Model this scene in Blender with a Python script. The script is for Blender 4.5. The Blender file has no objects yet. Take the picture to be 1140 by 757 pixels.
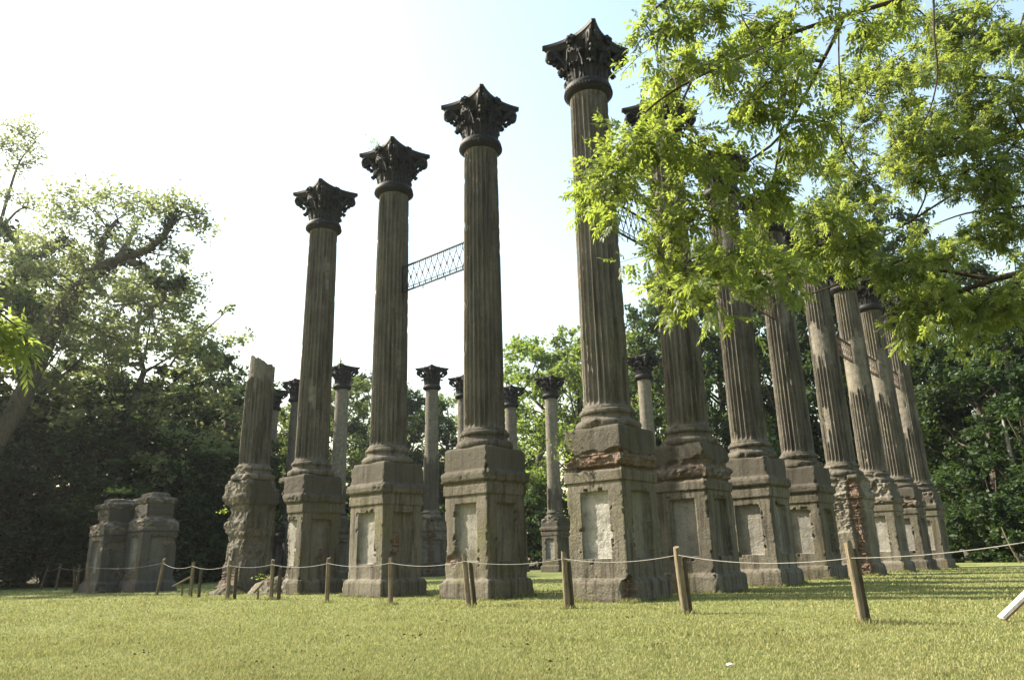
import bpy, math, random
import numpy as np
R = math.radians
PI = math.pi
scene = bpy.context.scene
C = scene.collection

# ------------------------------------------------------------------ camera, sky, sun, exposure
cam_d = bpy.data.cameras.new("camera"); cam = bpy.data.objects.new("camera", cam_d); C.objects.link(cam)
cam_d.sensor_width = 36.0; cam_d.lens = 26.18
cam_d.clip_start = 0.1; cam_d.clip_end = 3000
cam.location = (0, 0, 0.8195)
from mathutils import Matrix, Vector
cam.rotation_euler = (Matrix.Rotation(PI/2+0.28669, 3, 'X') @ Matrix.Rotation(-0.0246, 3, 'Z')).to_euler()
scene.camera = cam

SUN_AZ = R(74)      # degrees left of the view axis (+Y)
SUN_EL = R(39)
sun_dir = Vector((-math.sin(SUN_AZ)*math.cos(SUN_EL), math.cos(SUN_AZ)*math.cos(SUN_EL), math.sin(SUN_EL)))
w = bpy.data.worlds.new("World"); scene.world = w; w.use_nodes = True
nt = w.node_tree; bg = nt.nodes["Background"]
sky = nt.nodes.new("ShaderNodeTexSky"); sky.sky_type = 'NISHITA'; sky.sun_disc = False
sky.sun_elevation = SUN_EL; sky.sun_rotation = -SUN_AZ
sky.altitude = 0; sky.air_density = 2.0; sky.dust_density = 2.6; sky.ozone_density = 0.3
nt.links.new(sky.outputs[0], bg.inputs[0]); bg.inputs[1].default_value = 0.098
sl = bpy.data.lights.new("sun", 'SUN'); sl.energy = 5.0; sl.angle = R(0.53); sl.color = (1.0, 0.92, 0.77)
so = bpy.data.objects.new("sun", sl); C.objects.link(so)
so.rotation_euler = sun_dir.to_track_quat('Z', 'Y').to_euler(); so.location = (-20, 5, 30)
vs = scene.view_settings
scene.display_settings.display_device = 'sRGB'
vs.view_transform = 'Standard'; vs.look = 'None'; vs.gamma = 1; vs.use_curve_mapping = False
vs.exposure = 1.75

# ------------------------------------------------------------------ helpers
def hash3(i, j, k, seed):
    h = (i.astype(np.int64)*374761393 + j.astype(np.int64)*668265263 + k.astype(np.int64)*2147483647 + seed*1274126177) & 0xFFFFFFFF
    h = ((h ^ (h >> 13))*1274126177) & 0xFFFFFFFF
    h = ((h ^ (h >> 15))*2246822519) & 0xFFFFFFFF
    return ((h ^ (h >> 16)) & 0xFFFF)/65535.0
def vnoise(P, f, seed=0):
    Q = P*f; I = np.floor(Q).astype(np.int64); F = Q-I; F = F*F*(3-2*F)
    r = 0
    for a in (0, 1):
        for b in (0, 1):
            for c in (0, 1):
                wt = (F[:, 0] if a else 1-F[:, 0])*(F[:, 1] if b else 1-F[:, 1])*(F[:, 2] if c else 1-F[:, 2])
                r = r+wt*hash3(I[:, 0]+a, I[:, 1]+b, I[:, 2]+c, seed)
    return r
def fbm(P, f, seed=0, octv=4):
    s = 0; a = .5; t = 0
    for o in range(octv):
        s = s+a*vnoise(P, f*2**o, seed+o*17); t += a; a *= .5
    return s/t
def blocky(P, f, seed):
    """broken-stone noise: flat cells with sharp jumps on a warped lattice"""
    Wp = P+np.column_stack([vnoise(P, f*.7, seed+1), vnoise(P, f*.7, seed+2), vnoise(P, f*.7, seed+3)])*(1.1/f)
    I = np.floor(Wp*f).astype(np.int64); F = Wp*f-I-.5
    h = hash3(I[:, 0], I[:, 1], I[:, 2], seed); t1 = hash3(I[:, 0], I[:, 1], I[:, 2], seed+9)-.5; t2 = hash3(I[:, 0], I[:, 1], I[:, 2], seed+10)-.5
    return h*.7+.15+.6*(F[:, 0]*t1+F[:, 2]*t2+F[:, 1]*(t1-t2))
def sstep(a, b, x):
    t = np.clip((x-a)/(b-a), 0, 1); return t*t*(3-2*t)

def mesh_np(name, V, faces, mats=None, attr=None, smooth=False, midx=None):
    """faces: an int array (n,3) or (n,4), or a list of such arrays"""
    me = bpy.data.meshes.new(name)
    if isinstance(faces, np.ndarray): faces = [faces]
    faces = [np.asarray(f, dtype=np.int32) for f in faces if len(f)]
    loops = np.concatenate([f.ravel() for f in faces])
    sizes = np.concatenate([np.full(len(f), f.shape[1], np.int32) for f in faces])
    starts = np.concatenate([[0], np.cumsum(sizes)[:-1]]).astype(np.int32)
    me.vertices.add(len(V)); me.vertices.foreach_set("co", np.asarray(V, np.float32).ravel())
    me.loops.add(len(loops)); me.loops.foreach_set("vertex_index", loops)
    me.polygons.add(len(sizes)); me.polygons.foreach_set("loop_start", starts); me.polygons.foreach_set("loop_total", sizes)
    if smooth: me.polygons.foreach_set("use_smooth", np.ones(len(sizes), bool))
    if midx is not None: me.polygons.foreach_set("material_index", np.asarray(midx, np.int32))
    if attr:
        for k, v in attr.items():
            a = me.attributes.new(k, 'FLOAT', 'POINT'); a.data.foreach_set("value", np.asarray(v, np.float32))
    me.update(calc_edges=True); me.validate()
    for m in (mats or []): me.materials.append(m)
    return me
def link(name, me, parent=None, loc=None, rot=None):
    o = bpy.data.objects.new(name, me); C.objects.link(o)
    if parent is not None: o.parent = parent
    if loc is not None: o.location = loc
    if rot is not None: o.rotation_euler = rot
    return o
def thing(name, label, cat, loc=(0, 0, 0), rz=0, group=None):
    o = bpy.data.objects.new(name, None); C.objects.link(o); o.empty_display_size = .3
    o.location = loc; o.rotation_euler = (0, 0, rz)
    return tag(o, label, cat, group)
def tag(o, label=None, cat=None, group=None, kind=None):
    if label: o["label"] = label
    if cat: o["category"] = cat
    if group: o["group"] = group
    if kind or cat: o["kind"] = kind or "thing"
    return o

class MB:
    """collects simple solids into one mesh"""
    def __init__(s): s.V = []; s.F = []; s.n = 0
    def add(s, V, F):
        V = np.asarray(V, float).reshape(-1, 3)
        for f in F: s.F.append([i+s.n for i in f])
        s.V.append(V); s.n += len(V)
    def box(s, c, d, M=None, bevel=0.0):
        x, y, z = [k/2 for k in d]; b = min(bevel, x*.9, y*.9, z*.9)
        if b > 0:
            V = []
            for sx in (-1, 1):
                for sy in (-1, 1):
                    for sz in (-1, 1):
                        V += [(sx*(x-b), sy*(y-b), sz*z), (sx*(x-b), sy*y, sz*(z-b)), (sx*x, sy*(y-b), sz*(z-b))]
            idx = lambda sx, sy, sz, k: ((sx > 0)*4+(sy > 0)*2+(sz > 0))*3+k
            F = []
            for sg in (-1, 1):
                F += [[idx(-1, -1, sg, 0), idx(1, -1, sg, 0), idx(1, 1, sg, 0), idx(-1, 1, sg, 0)],
                      [idx(-1, sg, -1, 1), idx(1, sg, -1, 1), idx(1, sg, 1, 1), idx(-1, sg, 1, 1)],
                      [idx(sg, -1, -1, 2), idx(sg, 1, -1, 2), idx(sg, 1, 1, 2), idx(sg, -1, 1, 2)]]
            for s1 in (-1, 1):
                for s2 in (-1, 1):
                    F += [[idx(-1, s1, s2, 0), idx(1, s1, s2, 0), idx(1, s1, s2, 1), idx(-1, s1, s2, 1)],
                          [idx(s1, -1, s2, 0), idx(s1, 1, s2, 0), idx(s1, 1, s2, 2), idx(s1, -1, s2, 2)],
                          [idx(s1, s2, -1, 1), idx(s1, s2, 1, 1), idx(s1, s2, 1, 2), idx(s1, s2, -1, 2)]]
                    for s3 in (-1, 1): F.append([idx(s1, s2, s3, k) for k in range(3)])
        else:
            V = [(sx*x, sy*y, sz*z) for sx in (-1, 1) for sy in (-1, 1) for sz in (-1, 1)]
            F = [[0, 1, 3, 2], [4, 6, 7, 5], [0, 4, 5, 1], [2, 3, 7, 6], [0, 2, 6, 4], [1, 5, 7, 3]]
        V = np.array(V)
        if M is not None: V = V@np.array(M.to_3x3()).T
        s.add(V+np.array(c), F)
    def tube(s, pts, rad, n=8, cap=True):
        pts = np.asarray(pts, float); m = len(pts)
        rad = np.broadcast_to(np.asarray(rad, float), (m,))
        tan = np.gradient(pts, axis=0); tan /= np.linalg.norm(tan, axis=1)[:, None]+1e-9
        ref = np.array([0, 0, 1.]) if abs(tan[0][2]) < .9 else np.array([1., 0, 0])
        V = []
        for i in range(m):
            u = np.cross(tan[i], ref); u /= np.linalg.norm(u)+1e-9; v = np.cross(u, tan[i]); ref = v
            for k in range(n):
                a = 2*PI*k/n; V.append(pts[i]+rad[i]*(math.cos(a)*u+math.sin(a)*v))
        F = [[i*n+k, i*n+(k+1) % n, (i+1)*n+(k+1) % n, (i+1)*n+k] for i in range(m-1) for k in range(n)]
        if cap: F += [list(range(n))[::-1], [(m-1)*n+k for k in range(n)]]
        s.add(V, F)
    def lathe(s, prof, n=32, cap=True):
        V = [(r*math.cos(2*PI*k/n), r*math.sin(2*PI*k/n), z) for r, z in prof for k in range(n)]; m = len(prof)
        F = [[i*n+k, i*n+(k+1) % n, (i+1)*n+(k+1) % n, (i+1)*n+k] for i in range(m-1) for k in range(n)]
        if cap: F += [list(range(n))[::-1], [(m-1)*n+k for k in range(n)]]
        s.add(V, F)
    def mesh(s, name, mat, smooth=False):
        me = bpy.data.meshes.new(name); me.from_pydata(np.concatenate(s.V).tolist(), [], s.F); me.update()
        if smooth: me.polygons.foreach_set("use_smooth", np.ones(len(me.polygons), bool))
        if mat: me.materials.append(mat)
        return me
    def build(s, name, mat, parent=None, loc=None, rot=None, smooth=False):
        return link(name, s.mesh(name, mat, smooth), parent, loc, rot)

# ------------------------------------------------------------------ materials
def newmat(name):
    m = bpy.data.materials.new(name); m.use_nodes = True; n = m.node_tree; n.nodes.clear()
    out = n.nodes.new("ShaderNodeOutputMaterial"); return m, n, out
def N(nt, t, **kw):
    n = nt.nodes.new(t)
    for k, v in kw.items():
        if k in ('op',): n.operation = v
        elif hasattr(n, k) and not k.startswith('i_'): setattr(n, k, v)
    return n
def noise(nt, vec, scale, detail=4, rough=.6, sc=None):
    if sc:
        mp = nt.nodes.new("ShaderNodeMapping"); mp.inputs['Scale'].default_value = sc; nt.links.new(vec, mp.inputs[0]); vec = mp.outputs[0]
    n = nt.nodes.new("ShaderNodeTexNoise"); n.inputs['Scale'].default_value = scale; n.inputs['Detail'].default_value = detail; n.inputs['Roughness'].default_value = rough
    nt.links.new(vec, n.inputs['Vector']); return n.outputs['Fac']
def ramp(nt, fac, stops):
    r = nt.nodes.new("ShaderNodeValToRGB"); e = r.color_ramp.elements
    while len(e) < len(stops): e.new(.5)
    for k, (p, c) in enumerate(stops): e[k].position = p; e[k].color = (*c, 1) if len(c) == 3 else c
    nt.links.new(fac, r.inputs[0]); return r.outputs[0]
def rampf(nt, fac, a, b): return ramp(nt, fac, [(a, (0, 0, 0)), (b, (1, 1, 1))])
def mixc(nt, fac, a, b, mode='MIX'):
    m = nt.nodes.new("ShaderNodeMix"); m.data_type = 'RGBA'; m.blend_type = mode; m.clamp_factor = True
    if isinstance(fac, (int, float)): m.inputs[0].default_value = fac
    else: nt.links.new(fac, m.inputs[0])
    for s, i in ((a, 6), (b, 7)):
        if isinstance(s, tuple): m.inputs[i].default_value = (*s, 1)
        else: nt.links.new(s, m.inputs[i])
    return m.outputs[2]
def mathn(nt, op, a, b=None):
    m = nt.nodes.new("ShaderNodeMath"); m.operation = op
    for s, i in ((a, 0), (b, 1)):
        if s is None: continue
        if isinstance(s, (int, float)): m.inputs[i].default_value = s
        else: nt.links.new(s, m.inputs[i])
    return m.outputs[0]
def bump(nt, h, strength, dist=.02):
    b = nt.nodes.new("ShaderNodeBump"); b.inputs['Strength'].default_value = strength; b.inputs['Distance'].default_value = dist
    nt.links.new(h, b.inputs['Height']); return b.outputs[0]
def bsdf(nt, out, col, rough=.9, normal=None, spec=.25):
    p = nt.nodes.new("ShaderNodeBsdfPrincipled"); p.inputs['Roughness'].default_value = rough
    p.inputs['Specular IOR Level'].default_value = spec
    if isinstance(col, tuple): p.inputs['Base Color'].default_value = (*col, 1)
    else: nt.links.new(col, p.inputs['Base Color'])
    if normal: nt.links.new(normal, p.inputs['Normal'])
    nt.links.new(p.outputs[0], out.inputs[0]); return p
def objvec(nt):
    """object coordinates shifted by the thing's random number, so copies do not repeat"""
    tc = nt.nodes.new("ShaderNodeTexCoord"); oi = nt.nodes.new("ShaderNodeObjectInfo")
    s = nt.nodes.new("ShaderNodeVectorMath"); s.operation = 'SCALE'; s.inputs[0].default_value = (37, 19, 0); nt.links.new(oi.outputs['Random'], s.inputs['Scale'])
    a = nt.nodes.new("ShaderNodeVectorMath"); a.operation = 'ADD'; nt.links.new(tc.outputs['Object'], a.inputs[0]); nt.links.new(s.outputs[0], a.inputs[1])
    return a.outputs[0], tc.outputs['Object']

def stucco(name, light=(.146, .131, .103), dark=(.036, .031, .024), grimez=None, algae=.6, streak=.8):
    m, n, out = newmat(name); vec, raw = objvec(n)
    big = rampf(n, noise(n, vec, 1.1, 5, .65), .36, .66)
    col = mixc(n, big, light, tuple(.5*a+.5*b for a, b in zip(light, dark)))
    col = mixc(n, mathn(n, 'MULTIPLY', rampf(n, noise(n, vec, 2.6, 5, .75, (2.4, 2.4, .16)), .48, .62), streak), col, dark)
    col = mixc(n, mathn(n, 'MULTIPLY', rampf(n, noise(n, vec, .8, 4, .6), .5, .72), algae), col, (.095, .088, .040))
    ochre = rampf(n, noise(n, vec, 1.9, 3, .55), .66, .78)
    col = mixc(n, mathn(n, 'MULTIPLY', ochre, .45), col, (.15, .10, .04))
    spots = rampf(n, noise(n, vec, 15, 6, .8), .5, .66)
    col = mixc(n, mathn(n, 'MULTIPLY', spots, .4), col, tuple(.6*c for c in dark))
    pale = rampf(n, noise(n, vec, 7, 5, .75), .62, .72)
    col = mixc(n, mathn(n, 'MULTIPLY', pale, .4), col, (.20, .19, .165))
    if grimez:      # soot-dark weathering on the block above the ledge
        sx = n.nodes.new("ShaderNodeSeparateXYZ"); n.links.new(raw, sx.inputs[0])
        zz = mathn(n, 'ADD', sx.outputs[2], mathn(n, 'MULTIPLY', noise(n, vec, 3, 3), .6))
        g = ramp(n, mathn(n, 'MULTIPLY', zz, .25), [(grimez*.25+.05, (0, 0, 0)), (grimez*.25+.15, (1, 1, 1))])
        col = mixc(n, mathn(n, 'MULTIPLY', g, .62), col, (.050, .045, .038))
    at = n.nodes.new("ShaderNodeAttribute"); at.attribute_name = "brick"
    bn = noise(n, vec, 9, 3, .6)
    bc = ramp(n, bn, [(.3, (.055, .042, .033)), (.45, (.105, .060, .042)), (.58, (.12, .088, .066)), (.7, (.18, .155, .125))])
    col = mixc(n, at.outputs['Fac'], col, bc)
    at2 = n.nodes.new("ShaderNodeAttribute"); at2.attribute_name = "bare"
    rc = ramp(n, noise(n, vec, 5, 5, .7), [(.3, (.075, .068, .056)), (.5, (.15, .135, .11)), (.7, (.21, .195, .165))])
    col = mixc(n, at2.outputs['Fac'], col, rc)
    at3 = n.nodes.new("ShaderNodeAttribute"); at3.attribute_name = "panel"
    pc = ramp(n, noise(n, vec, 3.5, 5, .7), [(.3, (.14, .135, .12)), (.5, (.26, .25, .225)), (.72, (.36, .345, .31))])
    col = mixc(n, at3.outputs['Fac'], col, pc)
    oi = n.nodes.new("ShaderNodeObjectInfo"); hs = n.nodes.new("ShaderNodeHueSaturation")
    n.links.new(mathn(n, 'ADD', mathn(n, 'MULTIPLY', oi.outputs['Random'], .38), .82), hs.inputs['Value']); n.links.new(col, hs.inputs['Color']); col = hs.outputs[0]
    h = mathn(n, 'ADD', mathn(n, 'MULTIPLY', noise(n, vec, 24, 6, .7), 1.0), mathn(n, 'MULTIPLY', noise(n, vec, 5, 4, .6), .8))
    bsdf(n, out, col, .95, bump(n, h, .8, .035), .12); return m
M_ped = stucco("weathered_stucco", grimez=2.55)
M_shaft = stucco("fluted_stucco", (.130, .117, .096), (.031, .027, .022), algae=.35, streak=.8)
M_pier = stucco("pier_stucco", (.085, .08, .072), (.048, .045, .039), grimez=2.7, algae=.3)  # darker stucco: tree shade over the piers put into the colour

def iron():
    m, n, out = newmat("dark_cast_iron"); vec, raw = objvec(n)
    c = ramp(n, noise(n, vec, 6, 5, .7), [(.3, (.006, .006, .007)), (.58, (.013, .012, .012)), (.75, (.036, .028, .022))])
    p = bsdf(n, out, c, .62, bump(n, noise(n, vec, 22, 4), .4, .015), .18); return m
M_iron = iron()
def rust():
    m, n, out = newmat("rusted_iron"); vec, raw = objvec(n)
    c = ramp(n, noise(n, vec, 4, 5, .7), [(.35, (.022, .02, .02)), (.6, (.07, .038, .024)), (.75, (.12, .06, .035))])
    bsdf(n, out, c, .7, None, .3); return m
M_rust = rust()
def timber(name, a, b):
    m, n, out = newmat(name); vec, raw = objvec(n)
    g = noise(n, vec, 14, 5, .65, (3, 3, .22))
    c = mixc(n, rampf(n, g, .35, .68), a, b)
    c = mixc(n, mathn(n, 'MULTIPLY', rampf(n, noise(n, vec, 4, 4, .7), .5, .7), .5), c, tuple(.45*k for k in b))
    bsdf(n, out, c, .85, bump(n, g, .5, .01), .15); return m
M_post = timber("weathered_timber", (.185, .15, .10), (.085, .066, .042))
M_dkpost = timber("shade_dark_timber", (.085, .066, .042), (.04, .032, .021))  # post timber darkened: the posts' shade is put into the colour
M_sign = timber("grey_sign_board", (.27, .23, .17), (.15, .12, .085))
def plain(name, col, rough=.6, sc=8):
    m, n, out = newmat(name); vec, raw = objvec(n)
    c = mixc(n, rampf(n, noise(n, vec, sc, 5, .7), .35, .75), col, tuple(.72*k for k in col)); bsdf(n, out, c, rough); return m
M_rope = plain("pale_rope", (.22, .21, .19), .7, 30)
M_white = timber("worn_white_paint", (.74, .71, .65), (.45, .41, .35))
M_paper = plain("white_paper", (.8, .8, .78), .8)
M_red = plain("red_stained_edge", (.28, .10, .06), .7)
def bark(name, a, b):
    m, n, out = newmat(name); vec, raw = objvec(n)
    g = noise(n, vec, 3, 6, .7, (4, 4, .8))
    c = mixc(n, rampf(n, g, .35, .7), a, b); bsdf(n, out, c, .95, bump(n, g, .8, .05), .1); return m
M_bark = bark("tree_bark", (.055, .045, .035), (.12, .105, .085))
M_palebark = bark("pale_bark", (.16, .15, .13), (.26, .25, .22))
M_twig = bark("twig_bark", (.035, .026, .018), (.085, .065, .045))

def leafmat(name, c0, c1, c2, trans=.45, tcol=(.30, .42, .05), rough=.6, gloss=.018, yel=.0):
    m, n, out = newmat(name)
    g = n.nodes.new("ShaderNodeNewGeometry"); oi = n.nodes.new("ShaderNodeObjectInfo"); tc = n.nodes.new("ShaderNodeTexCoord")
    c = ramp(n, g.outputs['Random Per Island'], [(0, c0), (.5, c1), (1, c2)])
    c = mixc(n, mathn(n, 'MULTIPLY', rampf(n, noise(n, tc.outputs['Object'], .35, 3, .6), .35, .7), .45), c, c0)
    hsv = n.nodes.new("ShaderNodeHueSaturation")
    n.links.new(mathn(n, 'ADD', mathn(n, 'MULTIPLY', oi.outputs['Random'], .03), .485), hsv.inputs['Hue'])
    n.links.new(mathn(n, 'ADD', mathn(n, 'MULTIPLY', oi.outputs['Random'], .4), .8), hsv.inputs['Value'])
    n.links.new(c, hsv.inputs['Color']); c = hsv.outputs[0]
    d = n.nodes.new("ShaderNodeBsdfDiffuse"); n.links.new(c, d.inputs[0])
    t = n.nodes.new("ShaderNodeBsdfTranslucent"); n.links.new(mixc(n, .6, c, tcol), t.inputs[0])
    mx = n.nodes.new("ShaderNodeMixShader"); mx.inputs[0].default_value = trans
    n.links.new(d.outputs[0], mx.inputs[1]); n.links.new(t.outputs[0], mx.inputs[2])
    gl = n.nodes.new("ShaderNodeBsdfGlossy"); gl.inputs['Roughness'].default_value = rough; gl.inputs['Color'].default_value = (1, 1, 1, 1)
    m2 = n.nodes.new("ShaderNodeMixShader"); m2.inputs[0].default_value = gloss
    n.links.new(mx.outputs[0], m2.inputs[1]); n.links.new(gl.outputs[0], m2.inputs[2])
    n.links.new(m2.outputs[0], out.inputs[0]); return m
M_leaf_dense = leafmat("dark_tree_leaves", (.012, .024, .008), (.02, .038, .011), (.034, .058, .018), .25, (.12, .20, .022))  # darkened leaves: shade of the wood put into the colour
M_leaf_loose = leafmat("mid_tree_leaves", (.04, .062, .020), (.065, .095, .030), (.11, .14, .05), .45, (.26, .35, .07))
M_leaf_pale = leafmat("pale_tree_leaves", (.06, .08, .034), (.10, .125, .055), (.16, .18, .09), .5, (.40, .46, .15))  # lightened leaves: hazy glare at the left put into the colour
M_leaf_bright = leafmat("bright_tree_leaves", (.06, .10, .022), (.10, .15, .035), (.15, .19, .05), .5, (.34, .44, .06))
M_leaf_ivy = leafmat("ivy_leaves", (.012, .024, .010), (.02, .038, .014), (.032, .055, .02), .3, (.1, .17, .02))
M_leaf_near = leafmat("compound_leaflets", (.035, .070, .014), (.075, .125, .022), (.135, .18, .04), .55, (.43, .53, .075), .5, .03)
M_leaf_near2 = leafmat("fine_leaflets", (.045, .09, .018), (.085, .145, .03), (.14, .19, .05), .55, (.44, .52, .085), .5, .025)
def grass_mat():
    m, n, out = newmat("grass_blades"); g = n.nodes.new("ShaderNodeNewGeometry"); tc = n.nodes.new("ShaderNodeTexCoord"); v = tc.outputs['Object']
    c = ramp(n, g.outputs['Random Per Island'], [(0, (.135, .155, .05)), (.45, (.205, .22, .085)), (.8, (.28, .27, .125)), (1, (.36, .33, .20))])
    c = mixc(n, mathn(n, 'MULTIPLY', rampf(n, noise(n, v, .55, 5, .7), .50, .68), .45), c, (.25, .225, .115))
    c = mixc(n, mathn(n, 'MULTIPLY', rampf(n, noise(n, v, 2.3, 4, .7), .54, .70), .4), c, (.11, .155, .035))
    c = mixc(n, mathn(n, 'MULTIPLY', rampf(n, noise(n, v, 4.5, 4, .7), .66, .76), .5), c, (.13, .105, .06))
    d = n.nodes.new("ShaderNodeBsdfDiffuse"); n.links.new(c, d.inputs[0]); t = n.nodes.new("ShaderNodeBsdfTranslucent"); n.links.new(mixc(n, .4, c, (.30, .30, .08)), t.inputs[0])
    mx = n.nodes.new("ShaderNodeMixShader"); mx.inputs[0].default_value = .33; n.links.new(d.outputs[0], mx.inputs[1]); n.links.new(t.outputs[0], mx.inputs[2]); n.links.new(mx.outputs[0], out.inputs[0]); return m
M_grassblade = grass_mat()
_unused = lambda: leafmat("grass_blades", (.085, .10, .032), (.135, .14, .05), (.23, .205, .10), .3, (.26, .26, .09), .6, .02)

def ground_mat():
    m, n, out = newmat("mown_lawn"); tc = n.nodes.new("ShaderNodeTexCoord"); v = tc.outputs['Object']
    a = noise(n, v, .45, 5, .65); b = noise(n, v, 5, 6, .75); f = noise(n, v, 60, 4, .8)
    c = mixc(n, rampf(n, a, .35, .66), (.15, .185, .06), (.205, .215, .085))
    c = mixc(n, mathn(n, 'MULTIPLY', rampf(n, b, .5, .72), .6), c, (.22, .19, .09))
    c = mixc(n, mathn(n, 'MULTIPLY', rampf(n, f, .45, .7), .7), c, (.06, .075, .02))
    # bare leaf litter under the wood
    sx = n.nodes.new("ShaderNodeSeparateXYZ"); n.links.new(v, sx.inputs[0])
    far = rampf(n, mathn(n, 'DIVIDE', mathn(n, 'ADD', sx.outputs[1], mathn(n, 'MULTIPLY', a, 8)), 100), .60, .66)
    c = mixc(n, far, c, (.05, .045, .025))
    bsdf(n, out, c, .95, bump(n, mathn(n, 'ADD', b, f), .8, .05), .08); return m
M_ground = ground_mat()

# ------------------------------------------------------------------ ground
def build_ground():
    xs = np.concatenate([-np.geomspace(310, 46, 8), np.linspace(-45, 45, 121), np.geomspace(46, 310, 8)])
    ys = np.concatenate([np.linspace(-40, 70, 140), np.geomspace(72, 510, 10)])
    X, Y = np.meshgrid(xs, ys); P = np.stack([X.ravel(), Y.ravel(), np.zeros(X.size)], 1)
    amp = .05*np.exp(-((P[:, 0]/60)**2+(P[:, 1]/70)**2))
    P[:, 2] = (fbm(P, .22, 5, 3)-.5)*amp*2
    nx = len(xs); I = np.arange(len(ys)-1)[:, None]*nx+np.arange(nx-1)[None]; I = I.ravel()
    F = np.stack([I, I+1, I+nx+1, I+nx], 1)
    return tag(link("ground", mesh_np("ground", P, F, [M_ground], smooth=True)), kind="structure")
ground = build_ground()
def gz(x, y):
    P = np.array([[x, y, 0.]]); return float(((fbm(P, .22, 5, 3)-.5)*.1*np.exp(-((P[:, 0]/60)**2+(P[:, 1]/70)**2)))[0])

RZ = -0.7039
POST_FEET = [(-9.38, 22.43), (-7.45, 20.1), (-6.12, 19.43), (-4.34, 17.83), (-2.66, 16.39), (-.93, 14.76), (.83, 13.53), (2.44, 11.64), (4.01, 9.29)]
def build_grass():
    rng = np.random.default_rng(3)
    n = 560000
    d = 1/(rng.uniform(1/34., 1/3.9, n)); s = rng.uniform(-.80, .80, n)
    x = d*s; y = d
    P0 = np.stack([x, y, 0*x], 1)
    keep = rng.random(n) < (.35+1.0*fbm(P0, .9, 11, 4)); x, y, d, P0 = x[keep], y[keep], d[keep], P0[keep]; n = len(x)
    z0 = (fbm(P0, .22, 5, 3)-.5)*.1*np.exp(-((x/60)**2+(y/70)**2))
    tuft = sstep(.55, .75, fbm(P0, 1.6, 23, 3))
    h = rng.uniform(.012, .034, n)*(1+.9*tuft)*np.clip(.8+d*.03, 1, 1.7); wd = rng.uniform(.0013, .0028, n)*np.clip(d/4.5, 1, 5)
    feet = [(2.0, 15.69), (-.73, 18.08), (-3.49, 20.5), (-6.23, 22.9), (4.33, 18.43), (6.69, 21.21), (9.09, 24.03), (11.75, 27.1), (14.37, 30.25), (16.73, 33.03), (19.03, 35.74), (-8.72, 25)]
    ca, sa = math.cos(RZ), math.sin(RZ); fx = []; fh = []
    for (px, py) in feet:
        m = 2600; t = rng.uniform(-.84, .84, m); o = .79+np.abs(rng.normal(size=m))*.045; k = rng.integers(0, 4, m)
        lx = np.where(k == 0, t, np.where(k == 1, o, np.where(k == 2, t, -o))); ly = np.where(k == 0, -o, np.where(k == 1, t, np.where(k == 2, o, t)))
        fx.append(np.stack([px+lx*ca-ly*sa, py+lx*sa+ly*ca, 0*lx], 1)); fh.append(rng.uniform(.02, .13, m)*sstep(.35, .7, fbm(fx[-1], 2.5, 31, 3)))
    for (px, py) in [p[:2] for p in POST_FEET]:
        m = 160; fx.append(np.stack([px+rng.normal(size=m)*.09, py+rng.normal(size=m)*.09, np.zeros(m)], 1)); fh.append(rng.uniform(.03, .10, m))
    fx = np.concatenate(fx); fh = np.concatenate(fh); x = np.append(x, fx[:, 0]); y = np.append(y, fx[:, 1]); h = np.append(h, fh); wd = np.append(wd, rng.uniform(.003, .007, len(fx)))
    P0 = np.stack([x, y, 0*x], 1); z0 = (fbm(P0, .22, 5, 3)-.5)*.1*np.exp(-((x/60)**2+(y/70)**2)); n = len(x)
    a = rng.uniform(0, 2*PI, n); lean = rng.uniform(.15, 1.1, n)*h
    dx, dy = np.cos(a), np.sin(a); b = a+rng.uniform(-.8, .8, n)+PI/2
    wx, wy = np.cos(b)*wd, np.sin(b)*wd
    base = np.stack([x, y, z0-.004], 1)
    V = np.empty((n, 5, 3))
    V[:, 0] = base+np.stack([wx, wy, 0*x], 1); V[:, 1] = base-np.stack([wx, wy, 0*x], 1)
    mid = base+np.stack([dx*lean*.35, dy*lean*.35, h*.62], 1)
    V[:, 2] = mid-np.stack([wx, wy, 0*x], 1)*.75; V[:, 3] = mid+np.stack([wx, wy, 0*x], 1)*.75
    V[:, 4] = base+np.stack([dx*lean, dy*lean, h], 1)
    I = np.arange(n)*5
    return tag(link("lawn_grass", mesh_np("lawn_grass", V.reshape(-1, 3), [np.stack([I, I+1, I+2, I+3], 1), np.stack([I+3, I+2, I+4], 1)], [M_grassblade])),
        "short mown yellowish green grass of the open lawn", "grass", kind="stuff")
build_grass()

# ------------------------------------------------------------------ humid air
HAZE = 0.0003
def haze_box():
    m, n, out = newmat("haze"); v = n.nodes.new("ShaderNodeVolumePrincipled"); v.inputs['Density'].default_value = HAZE
    v.inputs['Color'].default_value = (.93, .96, 1, 1); v.inputs['Anisotropy'].default_value = .7
    n.links.new(v.outputs[0], out.inputs['Volume'])
    b = MB(); b.box((0, 0, 0), (640, 640, 42)); tag(b.build("haze", m, None, (0, 200, 19.5)), "thin humid air over the clearing", "haze", kind="stuff")
haze_box()

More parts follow.
